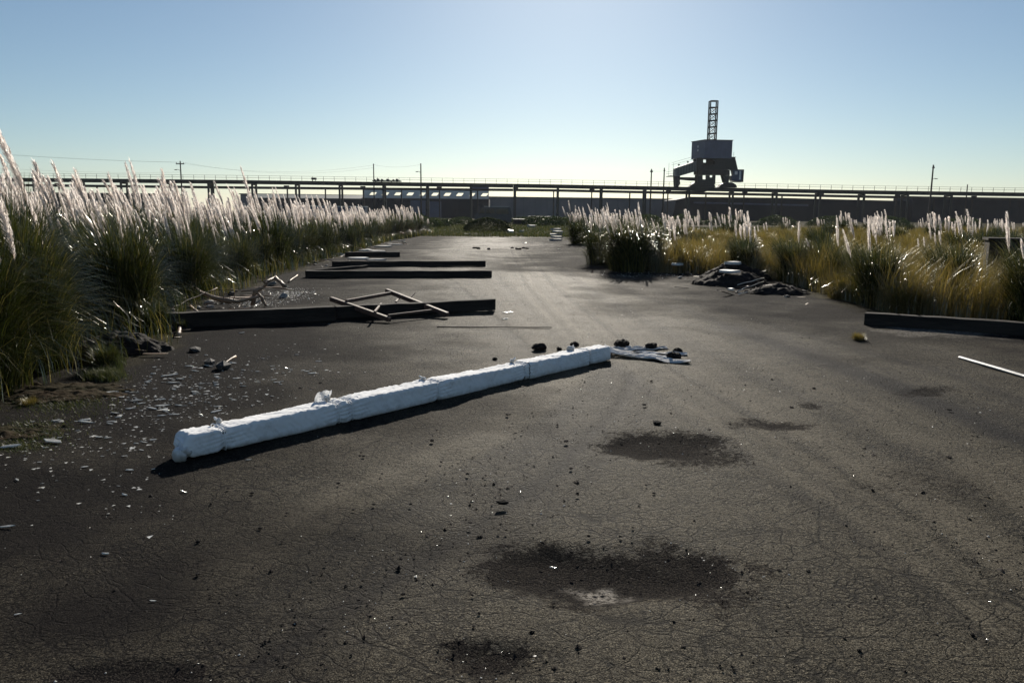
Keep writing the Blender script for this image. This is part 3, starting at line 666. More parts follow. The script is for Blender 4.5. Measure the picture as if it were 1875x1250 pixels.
# right side
LR = 'olive pampas clump with thin pale plumes in the right field'
clump(3.45, 23.2, 1.05, near_fol, 9, 'dense dark pampas clump standing forward at the left tip of the right field', GR, psc=(.7,.9))
clump(4.15, 24.6, 1.0, near_fol, 8, 'dense pampas clump behind the forward tip clump of the right field', GR, psc=(.7,.9))
clump(2.9, 26.5, .95, mid_fol, 5, 'pampas clump with leaning plumes left of the forward tip clump', GR, psc=(.75,.95))
clump(3.6, 44, 1.0, mid_fol, 14, 'low pampas clump with slanting plumes beside the pale slab stack', GR, psc=(.9, 1.1))
clump(4.6, 41, .95, mid_fol, 12, 'pampas clump with upright plumes right of the pale slab stack', GR, psc=(.9,1.1))
yy = 12.0
while yy < 75:
    rx_ = float(edge_x(RIGHT_EDGE, yy)); x = rx_ + .7; xm = yy*.70+4
    step = 1.05+yy*.022
    while x < xm:
        d = x-rx_
        if random.random() < (.95 if d < 3 else .62):
            px_, py_ = x+random.uniform(-.35,.35), yy+random.uniform(-.4,.4)
            front = d < 2.2; near = yy < 26 and front
            lowz = yy < 17 and x > 6.5 and random.random() < .45
            s = random.uniform(.72, .92)*(.72 if lowz else 1)
            if not (8.5 < px_ < 13 and 12.5 < py_ < 21):
                clump(px_, py_, s, near_fol if near and not lowz else (dry_fol if (not front and random.random() < .8) or lowz else mid_fol),
                  0 if (lowz and random.random() < .8) else (random.choice((0,0,1,1,3)) if yy < 24 else random.choice((0,1,2,4))) if (front or random.random() < .4) else 0,
                  LR if near or lowz else 'distant olive clump of pampas with pale plumes in the right field' if yy > 40 else 'mid-field pampas clump with ragged pale plumes in the right field', GR, indiv=yy < 30 and front or yy < 18, psc=(.85,1.1))
        x += step*(1.0 if d < 3 else 1.35)
    yy += step
print('clumps', NC[0])

# ------------------------------------------------------------ stuff: ground cover
def field(name, n, sampler, H, wid, m, label, seg=3, seed=0, lean=-.15, cat='grass'):
    g = np.random.default_rng(seed); x, y, hs = sampler(g, n); n = len(x)
    az = g.uniform(0, 6.283, n); h = H*hs*g.uniform(.5, 1.1, n); rc = h*g.uniform(.1, .7, n)
    d = np.hypot(x, y); wd = wid*g.uniform(.6, 1.3, n)*np.clip(d/14, .8, 5)
    t = np.linspace(0, 1, seg+1)[None, :]
    hor = rc[:, None]*t**1.8; zz = h[:, None]*(1.3*t-.3*t**2) - .01
    cx_ = x[:, None]+hor*np.cos(az)[:, None]+lean*zz*t; cy_ = y[:, None]+hor*np.sin(az)[:, None]
    sa = (az+1.57+g.uniform(-.6, .6, n))[:, None]; ww = wd[:, None]*.5*(1-t**1.8)+.0003
    P = np.stack([np.stack([cx_-ww*np.cos(sa), cy_-ww*np.sin(sa), zz], -1), np.stack([cx_+ww*np.cos(sa), cy_+ww*np.sin(sa), zz], -1)], 2).reshape(-1, 3)
    b = ((np.arange(n)*(seg+1)*2)[:, None]+(np.arange(seg)*2)[None, :]).ravel()
    me = mesh_np(name, P, np.stack([b, b+1, b+3, b+2], 1), m, {'v': np.repeat(g.beta(1.5, 1.5, n), (seg+1)*2)})
    o = link(name, me); tag(o, label, cat, kind='stuff'); return o
def s_right(g, n):
    y = g.uniform(11, 95, n)*g.uniform(.4, 1, n)+6; x = g.uniform(3, 70, n)*(y/60)+4
    k = (x > edge_x(RIGHT_EDGE, y)+.25) & (x < y*.75+6) & (fbm(x*.7, y*.7, 3, 61) > .33); x, y = x[k], y[k]
    return x, y, .55+.9*fbm(x*.5, y*.5, 3, 71)
field('dry_grass', 110000, s_right, .72, .007, M['leaf_y'], 'yellow olive grass filling the field at right between pampas clumps', 3, 1)
def s_front(g, n):
    y = g.uniform(11, 26, n); x = edge_x(RIGHT_EDGE, y) + .35 + 5*g.random(n)**1.5
    k = fbm(x*.9, y*.9, 3, 161) > .36; x, y = x[k], y[k]; return x, y, .45+1.0*fbm(x*.8, y*.8, 3, 171)
field('tall_grass', 27000, s_front, .95, .007, M['leaf_y'], 'tall olive grass along the front of the right field', 4, 11, lean=.12)
def s_left(g, n):
    y = g.uniform(4, 62, n); x = edge_x(LEFT_EDGE, y) - g.uniform(-.25, 7, n)
    return x, y, .5+.8*fbm(x*.6, y*.6, 3, 81)
field('undergrowth', 30000, s_left, .55, .009, M['leaf'], 'dark green undergrowth between the clumps of the left bank', 3, 2)
def s_far(g, n):
    y = 56+50*g.random(n)**1.3; x = g.uniform(-1, 1, n)*(y*.55)
    k = fbm(x*.35, y*.35, 3, 91) > .30; x, y = x[k], y[k]; return x, y, .4+1.1*fbm(x*.25, y*.25, 3, 95)
field('rough_grass', 60000, s_far, .26, .010, M['grass'], 'low rough grass across the far end of the yard', 2, 3)
def s_bank(g, n):
    out = []
    for (px, py, hx, hy, k) in [(60,790,80,22,.5),(110,740,100,25,.6),(30,820,60,12,.4),(200,670,22,8,2.0),(190,690,35,8,1.2),(335,590,26,8,1.0),(250,600,60,12,1.0)]:
        m_ = n//7; X = px+hx*g.normal(0, .5, m_); Yp = py+hy*g.normal(0, .5, m_)
        for a_, b_ in zip(X, Yp): q = gnd(a_, b_); out.append((q.x, q.y, k))
    o = np.array(out); return o[:, 0], o[:, 1], o[:, 2]
field('moss_grass', 14000, s_bank, .085, .006, M['grass'], 'short mossy grass on the soil at lower left edge', 2, 4)

def bushes(seed, w_, h_, n, leaf, m=None, lo=.62, var=.5):
    g = np.random.default_rng(seed); P = []; 
    u = g.normal(0, 1, (n, 3)); u /= np.linalg.norm(u, axis=1)[:, None]; u[:, 2] = np.abs(u[:, 2])
    rad = (lo+(1-lo)*g.random(n)**.5)*(1-var/2+var*fbm(u[:, 0]*2+5, u[:, 1]*2+u[:, 2]*3+5, 3, seed))
    c = u*rad[:, None]*np.array([w_, w_*.6, h_]); a_ = g.normal(0, 1, (n, 3)); a_ /= np.linalg.norm(a_, axis=1)[:, None]
    b_ = np.cross(a_, g.normal(0, 1, (n, 3))); b_ /= np.linalg.norm(b_, axis=1)[:, None]
    s = leaf*g.uniform(.6, 1.4, n)[:, None]
    P = np.stack([c-a_*s, c-b_*s*.45, c+a_*s, c+b_*s*.45], 1).reshape(-1, 3)
    F = np.arange(n*4).reshape(n, 4); return mesh_np('leaves', P, F, m or M['bush'], {'v': np.repeat(g.random(n), 4)})
bv = [bushes(700+k, 2.2, 1.3, 2600, .09) for k in range(4)]
def bush(x, y, s, label, sc=(1,1,1), m=None):
    o = empty('bush', (x, y, 0)); tag(o, label, 'bush', 'dark bushes at the far end of the yard'); link('leaves', m or random.choice(bv), o, None, (0, 0, random.uniform(-.4, .4)), (s*sc[0], s*sc[1], s*sc[2]))
    for k in range(3): MB(M['stem']).tube([(random.uniform(-.3,.3),0,0), (random.uniform(-.9,.9)*s,random.uniform(-.2,.2),.9*s)], [.03,.01], 5).build('stem', o)
c = gnd(893, 424); mound = bushes(777, 1, 1, 12000, .03, M['grass'], .88, .2)
o = empty('round_bush', (c.x, c.y, 0)); tag(o, 'low domed green bush standing alone at the far end of the lane', 'bush'); link('leaves', mound, o, None, None, (2.15, 1.6, 1.24))
for k in range(3): MB(M['stem']).tube([(0,0,0), (.6*(k-1),0,.7)], [.03,.01], 5).build('stem', o)
for i, (px, Y, s, lb) in enumerate([(770,88,.95,'bush behind the last left plumes'), (800,96,.8,'small dark bush left of the domed bush'), (828,104,.7,'low bush just left of the domed bush'), (845,130,.8,'dark bush left of the van'),
     (955,118,.9,'dark bush right of the van'), (985,112,1.0,'dark bush left of the right field tip'), (1015,105,1.0,'dark bush behind the slanting plumes'), (1050,110,1.1,'dark bush behind the right tip clump'), (745,115,1.3,'dark bush under the windowed shed'),
     (700,125,1.3,'dark bush behind the left plumes'), (1110,120,1.3,'dark bush at the foot of the grey warehouse'), (1180,125,1.3,'dark bush below the twin poles'), (1250,130,1.3,'dark bush left below the crane'), (1330,128,1.3,'dark bush right below the crane'),
     (1420,130,1.3,'dark bush at the black shed'), (1520,130,1.3,'dark bush before the black shed middle'), (1630,126,1.3,'dark bush before the black shed end'), (1760,128,1.3,'dark bush at far right below the pole')]):
    p = at(px, 400, Y); bush(p.x, Y, s, lb, (1.25, 1, .95))

# ------------------------------------------------------------ van behind the domed bush
vp = at(903, 400, 108); van = empty('parked_van', (vp.x, 108, 0)); tag(van, 'dark van seen side on behind the domed bush', 'van')
MB(M['carpaint']).prism([(-2.45,.45),(2.45,.45),(2.5,1.2),(2.35,2.25),(2.1,2.42),(-1.3,2.42),(-1.75,2.2),(-2.25,1.45),(-2.5,1.3)], -.95, .95).build('body', van)
MB(M['glass']).prism([(-1.95,1.5),(-1.1,1.5),(-1.1,2.15),(-1.6,2.15)], -.975, -.955).build('window', van)
MB(M['glass']).prism([(-.95,1.5),(.2,1.5),(.2,2.15),(-.95,2.15)], -.975, -.955).build('window', van)
MB(M['glass']).prism([(.4,1.5),(2.1,1.5),(2.0,2.15),(.4,2.15)], -.975, -.955).build('window', van)
for x in (-1.6, 1.6): MB(M['rubber']).tube([(x,-1.0,.36),(x,-.7,.36)], .36, 18).build('wheel', van)
MB(M['chip']).box(-1.2, 2.1, -.8, -.74, 2.45, 2.5).build('roof_rail', van); MB(M['steelgrey']).box(-2.6,-2.5,-.9,.9,.45,.65).build('bumper', van)
for i, (px0, px1, pt, Y, lb) in enumerate([(940,962,401,112,'dark crate left of the low container row'), (968,1008,396,116,'long dark container at the foot of the grey warehouse'), (1012,1038,398,112,'short dark container right of the long one')]):
    a = at(px0, pt, Y); b = at(px1, pt, Y); o = empty('container', ((a.x+b.x)/2, Y, 0)); tag(o, lb, 'container'); hw = (b.x-a.x)/2
    MB(M['darkwall']).box(-hw, hw, 0, 2.2, .05, a.z-.06, bev=.04).build('body', o); MB(M['steelgrey']).box(-hw-.04, hw+.04, -.04, 2.24, a.z-.055, a.z).build('lid', o)
    for k in range(5): MB(M['steel']).box(-hw+.15+k*hw*.42, -hw+.23+k*hw*.42, -.06, -.005, .1, a.z-.15).build('rib', o)

# ------------------------------------------------------------ timber beams on the yard
def beam(p, q, w_, h_, label, m='timber', name='timber_beam', lift=0.0, group='dark beams laid across the left of the yard', bev=.012, cat='beam', wob=.006):
    p = Vector(p); q = Vector(q); d = q-p; L = d.length; mb = MB(M[m]); n = max(2, int(L/.25))
    g = random.Random(label); rings = []
    for i in range(n+1):
        x = L*i/n; e = (g.uniform(-wob, wob), g.uniform(-wob, wob)); w2, h2 = w_/2, h_; b = bev
        pts = [(-w2+b,0),(w2-b,0),(w2,b),(w2,h2-b),(w2-b,h2),(-w2+b,h2),(-w2,h2-b),(-w2,b)]
        rings.append([mb.bm.verts.new((x, y+e[0]+g.uniform(-wob,wob)*.4, max(0, z+e[1]*(z > h2/2)+g.uniform(-wob,wob)*.4))) for y, z in pts])
    for i in range(n):
        for k in range(8): mb.bm.faces.new((rings[i][k], rings[i][(k+1)%8], rings[i+1][(k+1)%8], rings[i+1][k]))
    mb.bm.faces.new(rings[0][::-1]); mb.bm.faces.new(rings[-1])
    o = mb.build(name); o.location = (p.x, p.y, p.z+lift); o.rotation_euler = (0, -math.atan2(d.z, math.hypot(d.x, d.y)), math.atan2(d.y, d.x)); tag(o, label, cat, group); return o
beam(gnd(615, 583), gnd(903, 567), .18, .19, 'dark beam under the rusty frame, right piece of the nearest row')
beam(gnd(262, 603), gnd(612, 587), .19, .22, 'dark beam left of the rusty frame, with driftwood behind it')
beam(gnd(560, 508), gnd(900, 507.5), .18, .17, 'long dark beam second row from the camera')
beam(gnd(608, 488.5), gnd(888.5, 487.5), .18, .17, 'long dark beam third row from the camera')
beam(gnd(632, 470.5), gnd(732, 470), .18, .18, 'short dark beam in the farthest row among pale slabs')
beam(gnd(560, 500)+Vector((0,.1,0)), gnd(672, 491)+Vector((0,0,.02)), .12, .07, 'thin dark plank lying slantwise behind the second row beam')
beam(gnd(1583, 594), gnd(1960, 621), .2, .19, 'long dark beam along the right edge of the yard', group=None)
wp = beam(gnd(1757, 656), gnd(1960, 716), .045, .03, 'thin white pole lying on the ground at the right edge', 'white', 'white_pole', group=None, cat='pole', wob=.001)
beam(gnd(800, 599), gnd(1010, 600), .025, .012, 'very thin dark batten lying on the asphalt beyond the wrapped beam', 'timber', 'batten', group=None, bev=.002, cat='batten', wob=.001)

# rusty frame lying over the beam
fr = empty('steel_frame', (0,0,0)); tag(fr, 'rusty steel frame of two long bars lying across the nearest dark beam', 'frame')
A0, A1 = gnd(606, 547, .10), gnd(714, 585, .04); B0, B1 = gnd(708, 532, .17), gnd(820, 576, .05)
o0 = (A0+A1+B0+B1)/4; o0.z = 0; fr.location = o0
def fbar(p, q, w_, name='bar', m='rust'): return MB(M[m]).bar(p-o0, q-o0, w_, bev=w_*.12).build(name, fr)
A0.z += .16; B0.z += .14
A0, B0 = gnd(606, 547, .26), gnd(708, 532, .30)
fbar(A0, A1, .07, 'long_bar'); fbar(B0, B1, .07, 'long_bar')
la = lambda P, Q, t: P.lerp(Q, t)
fbar(la(A0, A1, .22)+Vector((.05,0,.03)), la(B0, B1, .12)+Vector((-.04,0,0)), .055, 'cross_bar')
fbar(la(A0, A1, .93)+Vector((.04,0,.04)), la(B0, B1, .82)+Vector((-.04,0,.0)), .03, 'cross_bar')
fbar(gnd(686, 571, .17), gnd(698, 556, .17), .03, 'strut'); fbar(gnd(725, 553, .2), gnd(734, 542, .2), .03, 'strut')
fbar(gnd(752, 545, .05), gnd(760, 536, .12), .02, 'strut')

# ------------------------------------------------------------ the wrapped beam
def wrapped():
    p = gnd(333, 836); q = gnd(1106, 657); d = q-p; L = d.length; ang = math.atan2(d.y, d.x)
    root = empty('wrapped_beam', (p.x, p.y, 0), ang); tag(root, 'long beam wrapped in white cloth and tied, lying across the asphalt', 'wrapped beam')
    NL, NS = 620, 72; W, H = .20, .165
    seams = [.385, .685, .785, .945]          # where one wrapping ends and the next begins
    bounds = [0.0]+[.40, .70, .785, .93]+[1.0]
    def pos(px):   # fraction along from pixel x on the near bottom line
        py = 836+(657-836)*(px-333)/(1106-333); g_ = gnd(px, py); return (g_-p).length/L
    bounds = [0.0, pos(626), pos(876), pos(956), pos(1064), 1.0]
    ties = [pos(400), pos(608), pos(632), pos(790), pos(950), pos(1068)]
    cloths = []
    for si in range(5):
        t0, t1 = bounds[si], bounds[si+1]; n = max(24, int(NL*(t1-t0))); t = np.linspace(t0, t1, n)
        s = np.linspace(0, 2*np.pi, NS, endpoint=False); T, Sg = np.meshgrid(t, s, indexing='ij')
        ex = 9; c, sn = np.cos(Sg), np.sin(Sg); r = (np.abs(c)**ex+np.abs(sn)**ex)**(-1/ex)
        y = r*c*W/2; z = r*sn*H/2
        x = T*L
        up = sstep(-.2, .6, sn*r)
        # folds: diagonal ridges strongest over the top edges, plus broad sag
        u = x*1.0 + y*1.4
        f1 = np.abs(fbm(u*7+31*si, z*5+4, 3, 40+si)-.5)*2; f2 = np.abs(fbm((x-y*1.8)*15+9*si, z*9+y*6, 3, 50+si)-.5)*2
        f3 = np.abs(fbm((x+z*.9)*24+5*si, y*8+z*12, 2, 58+si)-.5)*2
        wr = (fbm(x*2.2+7*si, Sg*.6, 3, 60+si)-.5)*.016 - f1*.008*(.25+1.0*up) - f2*.010*(.12+1.1*up) - f3*.005
        for tt in ties:
            k = np.exp(-((x-tt*L)/.028)**2); wr = wr - .018*k
            k2 = np.exp(-((x-tt*L)/.16)**2); wr = wr + k2*(np.abs(np.sin((Sg*9)+x*8))-.6)*.007
        lift = (si%2)*.006 + .004
        sc = 1+ (wr+lift)/(H/2)
        if si == 0:
            e = np.clip((T-t0)*L/.05, 0, 1); sc = sc*(.62+.38*np.sqrt(1-(1-e)**2)) ; 
            x = x - .02*(1-e)*np.cos(Sg*2)
        if si == 4:
            e = np.clip((t1-T)*L/.035, 0, 1); sc = sc*(.80+.20*np.sqrt(1-(1-e)**2))
        if si > 0:
            k = np.clip((T-t0)*L/.012, 0, 1); sc = sc*(.965+.035*k)
        hem = 0
        y = y*sc; z = H/2 + z*sc
        # skirt hangs unevenly to the ground along the near side
        sk_ = sstep(.0, -.9, sn)*(fbm(x*3+3, x*0+2+si, 3, 70+si)-.35)*.03
        y = y - sk_*np.sign(-c)*np.where(c < 0, 1, 0)*-1*0 ; z = np.maximum(z, .004+.0*x)
        P = np.stack([x, y, z], -1).reshape(-1, 3); idx = np.arange(n*NS).reshape(n, NS)
        F = np.stack([idx[:-1, :], np.roll(idx[:-1, :], -1, 1), np.roll(idx[1:, :], -1, 1), idx[1:, :]], -1).reshape(-1, 4)
        # end caps
        me = mesh_np('cloth_wrap', P, F, M['cloth'], None, True)
        bm = bmesh.new(); bm.from_mesh(me); bm.verts.ensure_lookup_table()
        if si == 0: bm.faces.new([bm.verts[i] for i in idx[0][::-1]])
        if si == 4: bm.faces.new([bm.verts[i] for i in idx[-1]])
        bm.to_mesh(me); bm.free(); link('cloth_wrap', me, root)
    # wooden beam inside, showing at no place but giving the wrap its core
    MB(M['timber']).box(.12, L-.06, -W*.36, W*.36, .02, H*.80).build('core_beam', root)
    # bunched end
    def blob(name, c, r, seed, flat=(1,1,1)):
        bm = bmesh.new(); bmesh.ops.create_icosphere(bm, subdivisions=3, radius=1)
        P = np.array([v.co[:] for v in bm.verts]); g = fbm(P[:,0]*2+seed, P[:,1]*2+P[:,2]*2.3+seed, 3, seed)
        for v, k in zip(bm.verts, g): v.co = Vector(v.co)*(.6+.8*k); v.co = Vector((v.co.x*r*flat[0], v.co.y*r*flat[1], v.co.z*r*flat[2]))
        me = bpy.data.meshes.new(name); bm.to_mesh(me); bm.free(); me.materials.append(M['cloth'])
        me.polygons.foreach_set('use_smooth', np.ones(len(me.polygons), dtype=bool)); return link(name, me, root, c)
    blob('bunched_end', (.0, -.03, .05), .065, 3, (.8,1.1,.75)); blob('bunched_end', (-.04, -.05, .03), .05, 5)
    for i, tt in enumerate(ties):
        x = tt*L; pts = []
        for k in range(33):
            a_ = k/32*2*math.pi; r = (abs(math.cos(a_))**6+abs(math.sin(a_))**6)**(-1/6)
            pts.append((x+.006*math.sin(a_*2), math.cos(a_)*r*(W/2+.002), max(.006, H/2+math.sin(a_)*r*(H/2+.001))))
        MB(M['cloth']).tube(pts, .0045, 6).build('tie_cord', root, True)
    for px_, k in [(388,0),(592,1),(770,2),(935,3),(1046,4)]:
        x = pos(px_+ (0))*L + .10
        kn = blob('knot', (x, W/2-.03, H+.012), .022, 11+k)
        for j in range(3):
            a_ = random.uniform(0, 6.28); e = Vector((x+.04*math.cos(a_), W/2-.03+.03*math.sin(a_), H+.022+.012*j))
            m_ = Vector((x+.02*math.cos(a_), W/2-.03, H+.025)); mb = MB(M['cloth']); mb.tube([(x, W/2-.03, H+.01), m_, e], [.005,.006,.007], 6).build('knot_end', root, True)
        if k == 4: blob('knot_bunch', (x-.04, W/2-.04, H+.012), .040, 21)
    # loose flap
    x = pos(575)*L+.07; g_ = []
    bm = bmesh.new(); vs = [[bm.verts.new((x+.14*i/6+.02*j/4, W/2-.02+.012*math.sin(i*1.3+j), H-.01+.085*j/4+.006*math.sin(i*2.1))) for i in range(7)] for j in range(5)]
    for j in range(4):
        for i in range(6): bm.faces.new((vs[j][i], vs[j][i+1], vs[j+1][i+1], vs[j+1][i]))
    bmesh.ops.solidify(bm, geom=bm.faces[:], thickness=.002)
    me = bpy.data.meshes.new('loose_flap'); bm.to_mesh(me); bm.free(); me.materials.append(M['cloth']); link('loose_flap', me, root)
    # cloth tails
    inv = Matrix.Rotation(-ang, 4, 'Z') @ Matrix.Translation((-p.x, -p.y, 0))
    tails = [([(1109,642),(1128,638),(1152,637)], .05, .13), ([(1108,645),(1145,643),(1180,640),(1222,640)], .04, .09),
             ([(1108,647),(1150,648),(1200,650),(1258,652)], .05, .08), ([(1108,650),(1150,655),(1200,660),(1236,665),(1260,664)], .04, .09), ([(1108,648),(1140,651),(1190,655),(1228,658)], .04, .09)]
    for ti, (pix, w0, w1) in enumerate(tails):
        P = [gnd(*a_) for a_ in pix]; n = 48; rows = []
        cum = [0]
        for a_, b_ in zip(P[:-1], P[1:]): cum.append(cum[-1]+(b_-a_).length)
        bm = bmesh.new()
        for i in range(n+1):
            s = cum[-1]*i/n; j = max(k for k in range(len(P)) if cum[k] <= s+1e-9); j = min(j, len(P)-2); f = (s-cum[j])/(cum[j+1]-cum[j])
            c_ = P[j].lerp(P[j+1], f); dr = (P[j+1]-P[j]).normalized(); nrm = Vector((-dr.y, dr.x, 0)); ww = w0+(w1*1.45-w0)*min(1, i/n*1.6)
            hh = .05*max(0, 1-i/n*5)
            row = []
            for k in range(13):
                v = k/12-.5; zz = .014+hh+.012*math.sin(v*21+ti*1.7+i*.06)+.010*math.sin(i*.35+ti*2+v*5)+.006*math.sin(v*43+i*.21)
                row.append(bm.verts.new(inv @ (c_+nrm*(ww*v*(1+.12*math.sin(i*.5+ti)))+Vector((0, 0, max(.004, zz)+ti*.003)))))
            rows.append(row)
        for i in range(n):
            for k in range(12): bm.faces.new((rows[i][k], rows[i][k+1], rows[i+1][k+1], rows[i+1][k]))
        me = bpy.data.meshes.new('cloth_tail'); bm.to_mesh(me); bm.free(); me.materials.append(M['cloth'])
        me.polygons.foreach_set('use_smooth', np.ones(len(me.polygons), dtype=bool)); link('cloth_tail', me, root)
wrapped()

# ------------------------------------------------------------ lumps, stones, chips
def rock_mesh(name, seed, m, sub=2, flat=.7, rough=.55):
    bm = bmesh.new(); bmesh.ops.create_icosphere(bm, subdivisions=sub, radius=1)
    P = np.array([v.co[:] for v in bm.verts]); g = fbm(P[:,0]*1.9+seed*3.1+9, P[:,1]*1.9+P[:,2]*2.7+seed+9, 3, seed)
    for v, k in zip(bm.verts, g): v.co = v.co*(1-rough+2*rough*k); v.co.z = max(v.co.z*flat, -.25)
    me = bpy.data.meshes.new(name); bm.to_mesh(me); bm.free(); me.materials.append(m); return me
lump = [rock_mesh('lump', 30+k, M['coal'], 3, .75, .45) for k in range(5)]
LUMPS = [(988,640,32,'black lump behind the wrapped beam, left of the last knot'), (1052,633,22,'black lump just behind the knot near the far end of the wrapped beam'), (1138,636,34,'black lump on the cloth tail nearest to the beam end'),
         (1194,640,28,'black lump on the middle cloth tail'), (1241,648,24,'black lump on the upper tip of the cloth tails'), (1234,660,34,'black lump holding down the lowest cloth tail'), (906,658,12,'small black lump behind the middle of the wrapped beam'), (1024,640,14,'small black lump between two larger ones behind the wrapped beam')]
for i, (px, py, wpx, lb) in enumerate(LUMPS):
    c = gnd(px, py); r = wpx/FPX*c.length/2*.72
    o = link('black_lump', lump[i%5], None, (c.x, c.y, r*.28+(.02 if px > 1110 else 0)), (0, 0, random.uniform(0, 6)), (r*1.1, r*.95, r*1.0)); tag(o, lb, 'lump', 'black lumps weighing down the cloth')
st = [rock_mesh('stone', 60+k, M['stone'], 1, .65, .45) for k in range(5)]; stc = [rock_mesh('stone', 70+k, M['coal'], 1, .65, .5) for k in range(4)]
LM = [((720,740),'the middle of the wrapped beam'),((420,810),'the near end of the wrapped beam'),((1180,812),'the upper dark hollow'),((1130,1050),'the near dark hollow'),((900,1200),'the lowest dark hollow'),((921,922),'the lone dark stone'),((1430,778),'the small dark hollow at right'),((1690,715),'the far right dark hollow'),
      ((1180,650),'the cloth tails'),((230,1230),'the lower left corner'),((1820,1200),'the lower right corner'),((400,670),'the two brown rocks'),((60,800),'the mossy soil patch'),((330,600),'the left end of the nearest beam'),((150,1000),'the lone pale sliver'),((1400,1058),'the bright pebble'),((1750,900),'the right picture edge'),((560,1000),'the open left foreground')]
def near_lm(px, py):
    q = min(LM, key=lambda l: (l[0][0]-px)**2+((l[0][1]-py)*1.4)**2); dx, dy = px-q[0][0], (py-q[0][1])*1.4
    return ('left of ' if dx < 0 else 'right of ') + q[1] if abs(dx) > abs(dy) else ('behind ' if dy < 0 else 'in front of ') + q[1]
def stone(px, py, wpx, lb, m=None, group='stones lying loose on the asphalt', z=0):
    c = gnd(px, py); r = wpx/FPX*c.length/2
    o = link('stone', random.choice(m or stc), None, (c.x, c.y, z+r*.25), (0, 0, random.uniform(0, 6)), (r, r*random.uniform(.7, 1), r*random.uniform(.7, 1.1))); tag(o, lb, 'stone', group)
stone(921, 922, 24, 'dark stone lying alone in the middle foreground'); stone(1203, 776, 17, 'dark stone beyond the upper right pothole')
stone(385, 668, 28, 'brown rock among the chips left of the wrapped beam', st); stone(410, 676, 34, 'larger dark rock leaning against a stick among the chips', st); stone(357, 643, 26, 'rounded rock at the foot of the left bank', st)
stone(1045, 858, 9, 'small stone left of the upper pothole'); stone(738, 1088, 10, 'small dark stone in the lower left foreground')
LBs = 'small dark stone scattered on the cracked asphalt'
for i in range(210):
    py = 690+540*random.random()**.8; px = random.uniform(350, 1870)
    sz_ = random.uniform(3, 9)*(1 if random.random() < .9 else 1.4); stone(px, py, sz_, ('tiny' if sz_ < 5 else 'small' if sz_ < 7.5 else 'fist-sized')+' dark stone on the asphalt '+near_lm(px, py))
# stuff: gritty crumbs
def crumbs(name, n, samp, size, m, label, seed, zs=.8):
    g = np.random.default_rng(seed); P0 = samp(g, n); n = len(P0); r = size*g.lognormal(0, .45, n)
    base = np.array([(1,0,0),(-.5,.8,0),(-.4,-.9,0),(.1,0,.8)])
    a_ = g.uniform(0, 6.28, n); c_, s_ = np.cos(a_), np.sin(a_); J = base[None]*g.uniform(.6, 1.3, (n, 4, 1))
    X = (J[..., 0]*c_[:, None]-J[..., 1]*s_[:, None])*r[:, None]+P0[:, 0:1]; Y = (J[..., 0]*s_[:, None]+J[..., 1]*c_[:, None])*r[:, None]+P0[:, 1:2]; Z = J[..., 2]*r[:, None]*zs
    P = np.stack([X, Y, Z-.003+P0[:, 2:3]], -1).reshape(-1, 3); b = np.arange(n)*4
    F = np.concatenate([np.stack([b, b+1, b+3], 1), np.stack([b+1, b+2, b+3], 1), np.stack([b+2, b, b+3], 1)])
    o = link(name, mesh_np(name, P, F, m)); tag(o, label, 'gravel', kind='stuff')
def zg(x, y):   # ground height away from holes
    near = 1-sstep(30, 90, np.hypot(x, y)); return (fbm(x*.5, y*.5, 4, 3)-.5)*.06*near + (fbm(x*3, y*3, 3, 5)-.5)*.014*near
def s_road(g, n):
    y = 2.4+16*g.random(n)**1.5; x = g.uniform(-1, 1, n)*(y*.68+.2); k = fbm(x*1.6, y*1.6, 3, 45) > g.uniform(.3, .65, n); x, y = x[k], y[k]; return np.stack([x, y, zg(x, y)], 1)
crumbs('grit', 26000, s_road, .0052, M['coal'], 'dark crumbs of broken asphalt strewn over the yard', 5)
crumbs('pale_grit', 5000, s_road, .0035, M['chip'], 'pale bright grit sprinkled over the asphalt', 6)
def s_patch(g, n):
    out = []
    for (px, py, hx, hy, k) in [(530,540,45,12,.3),(470,555,50,6,.15),(655,465,40,4,.1),(1180,503,80,6,.15)]:
        m_ = int(n*k); X = px+hx*g.normal(0, .5, m_); Yp = py+hy*g.normal(0, .5, m_); 
        for a_, b_ in zip(X, Yp): q = gnd(a_, b_); out.append((q.x, q.y, 0))
    o = np.array(out); o[:, 2] = zg(o[:, 0], o[:, 1]) - .0; return o
crumbs('broken_glass', 2600, s_patch, .011, M['chip'], 'glinting pale fragments heaped in small patches on the yard', 8)
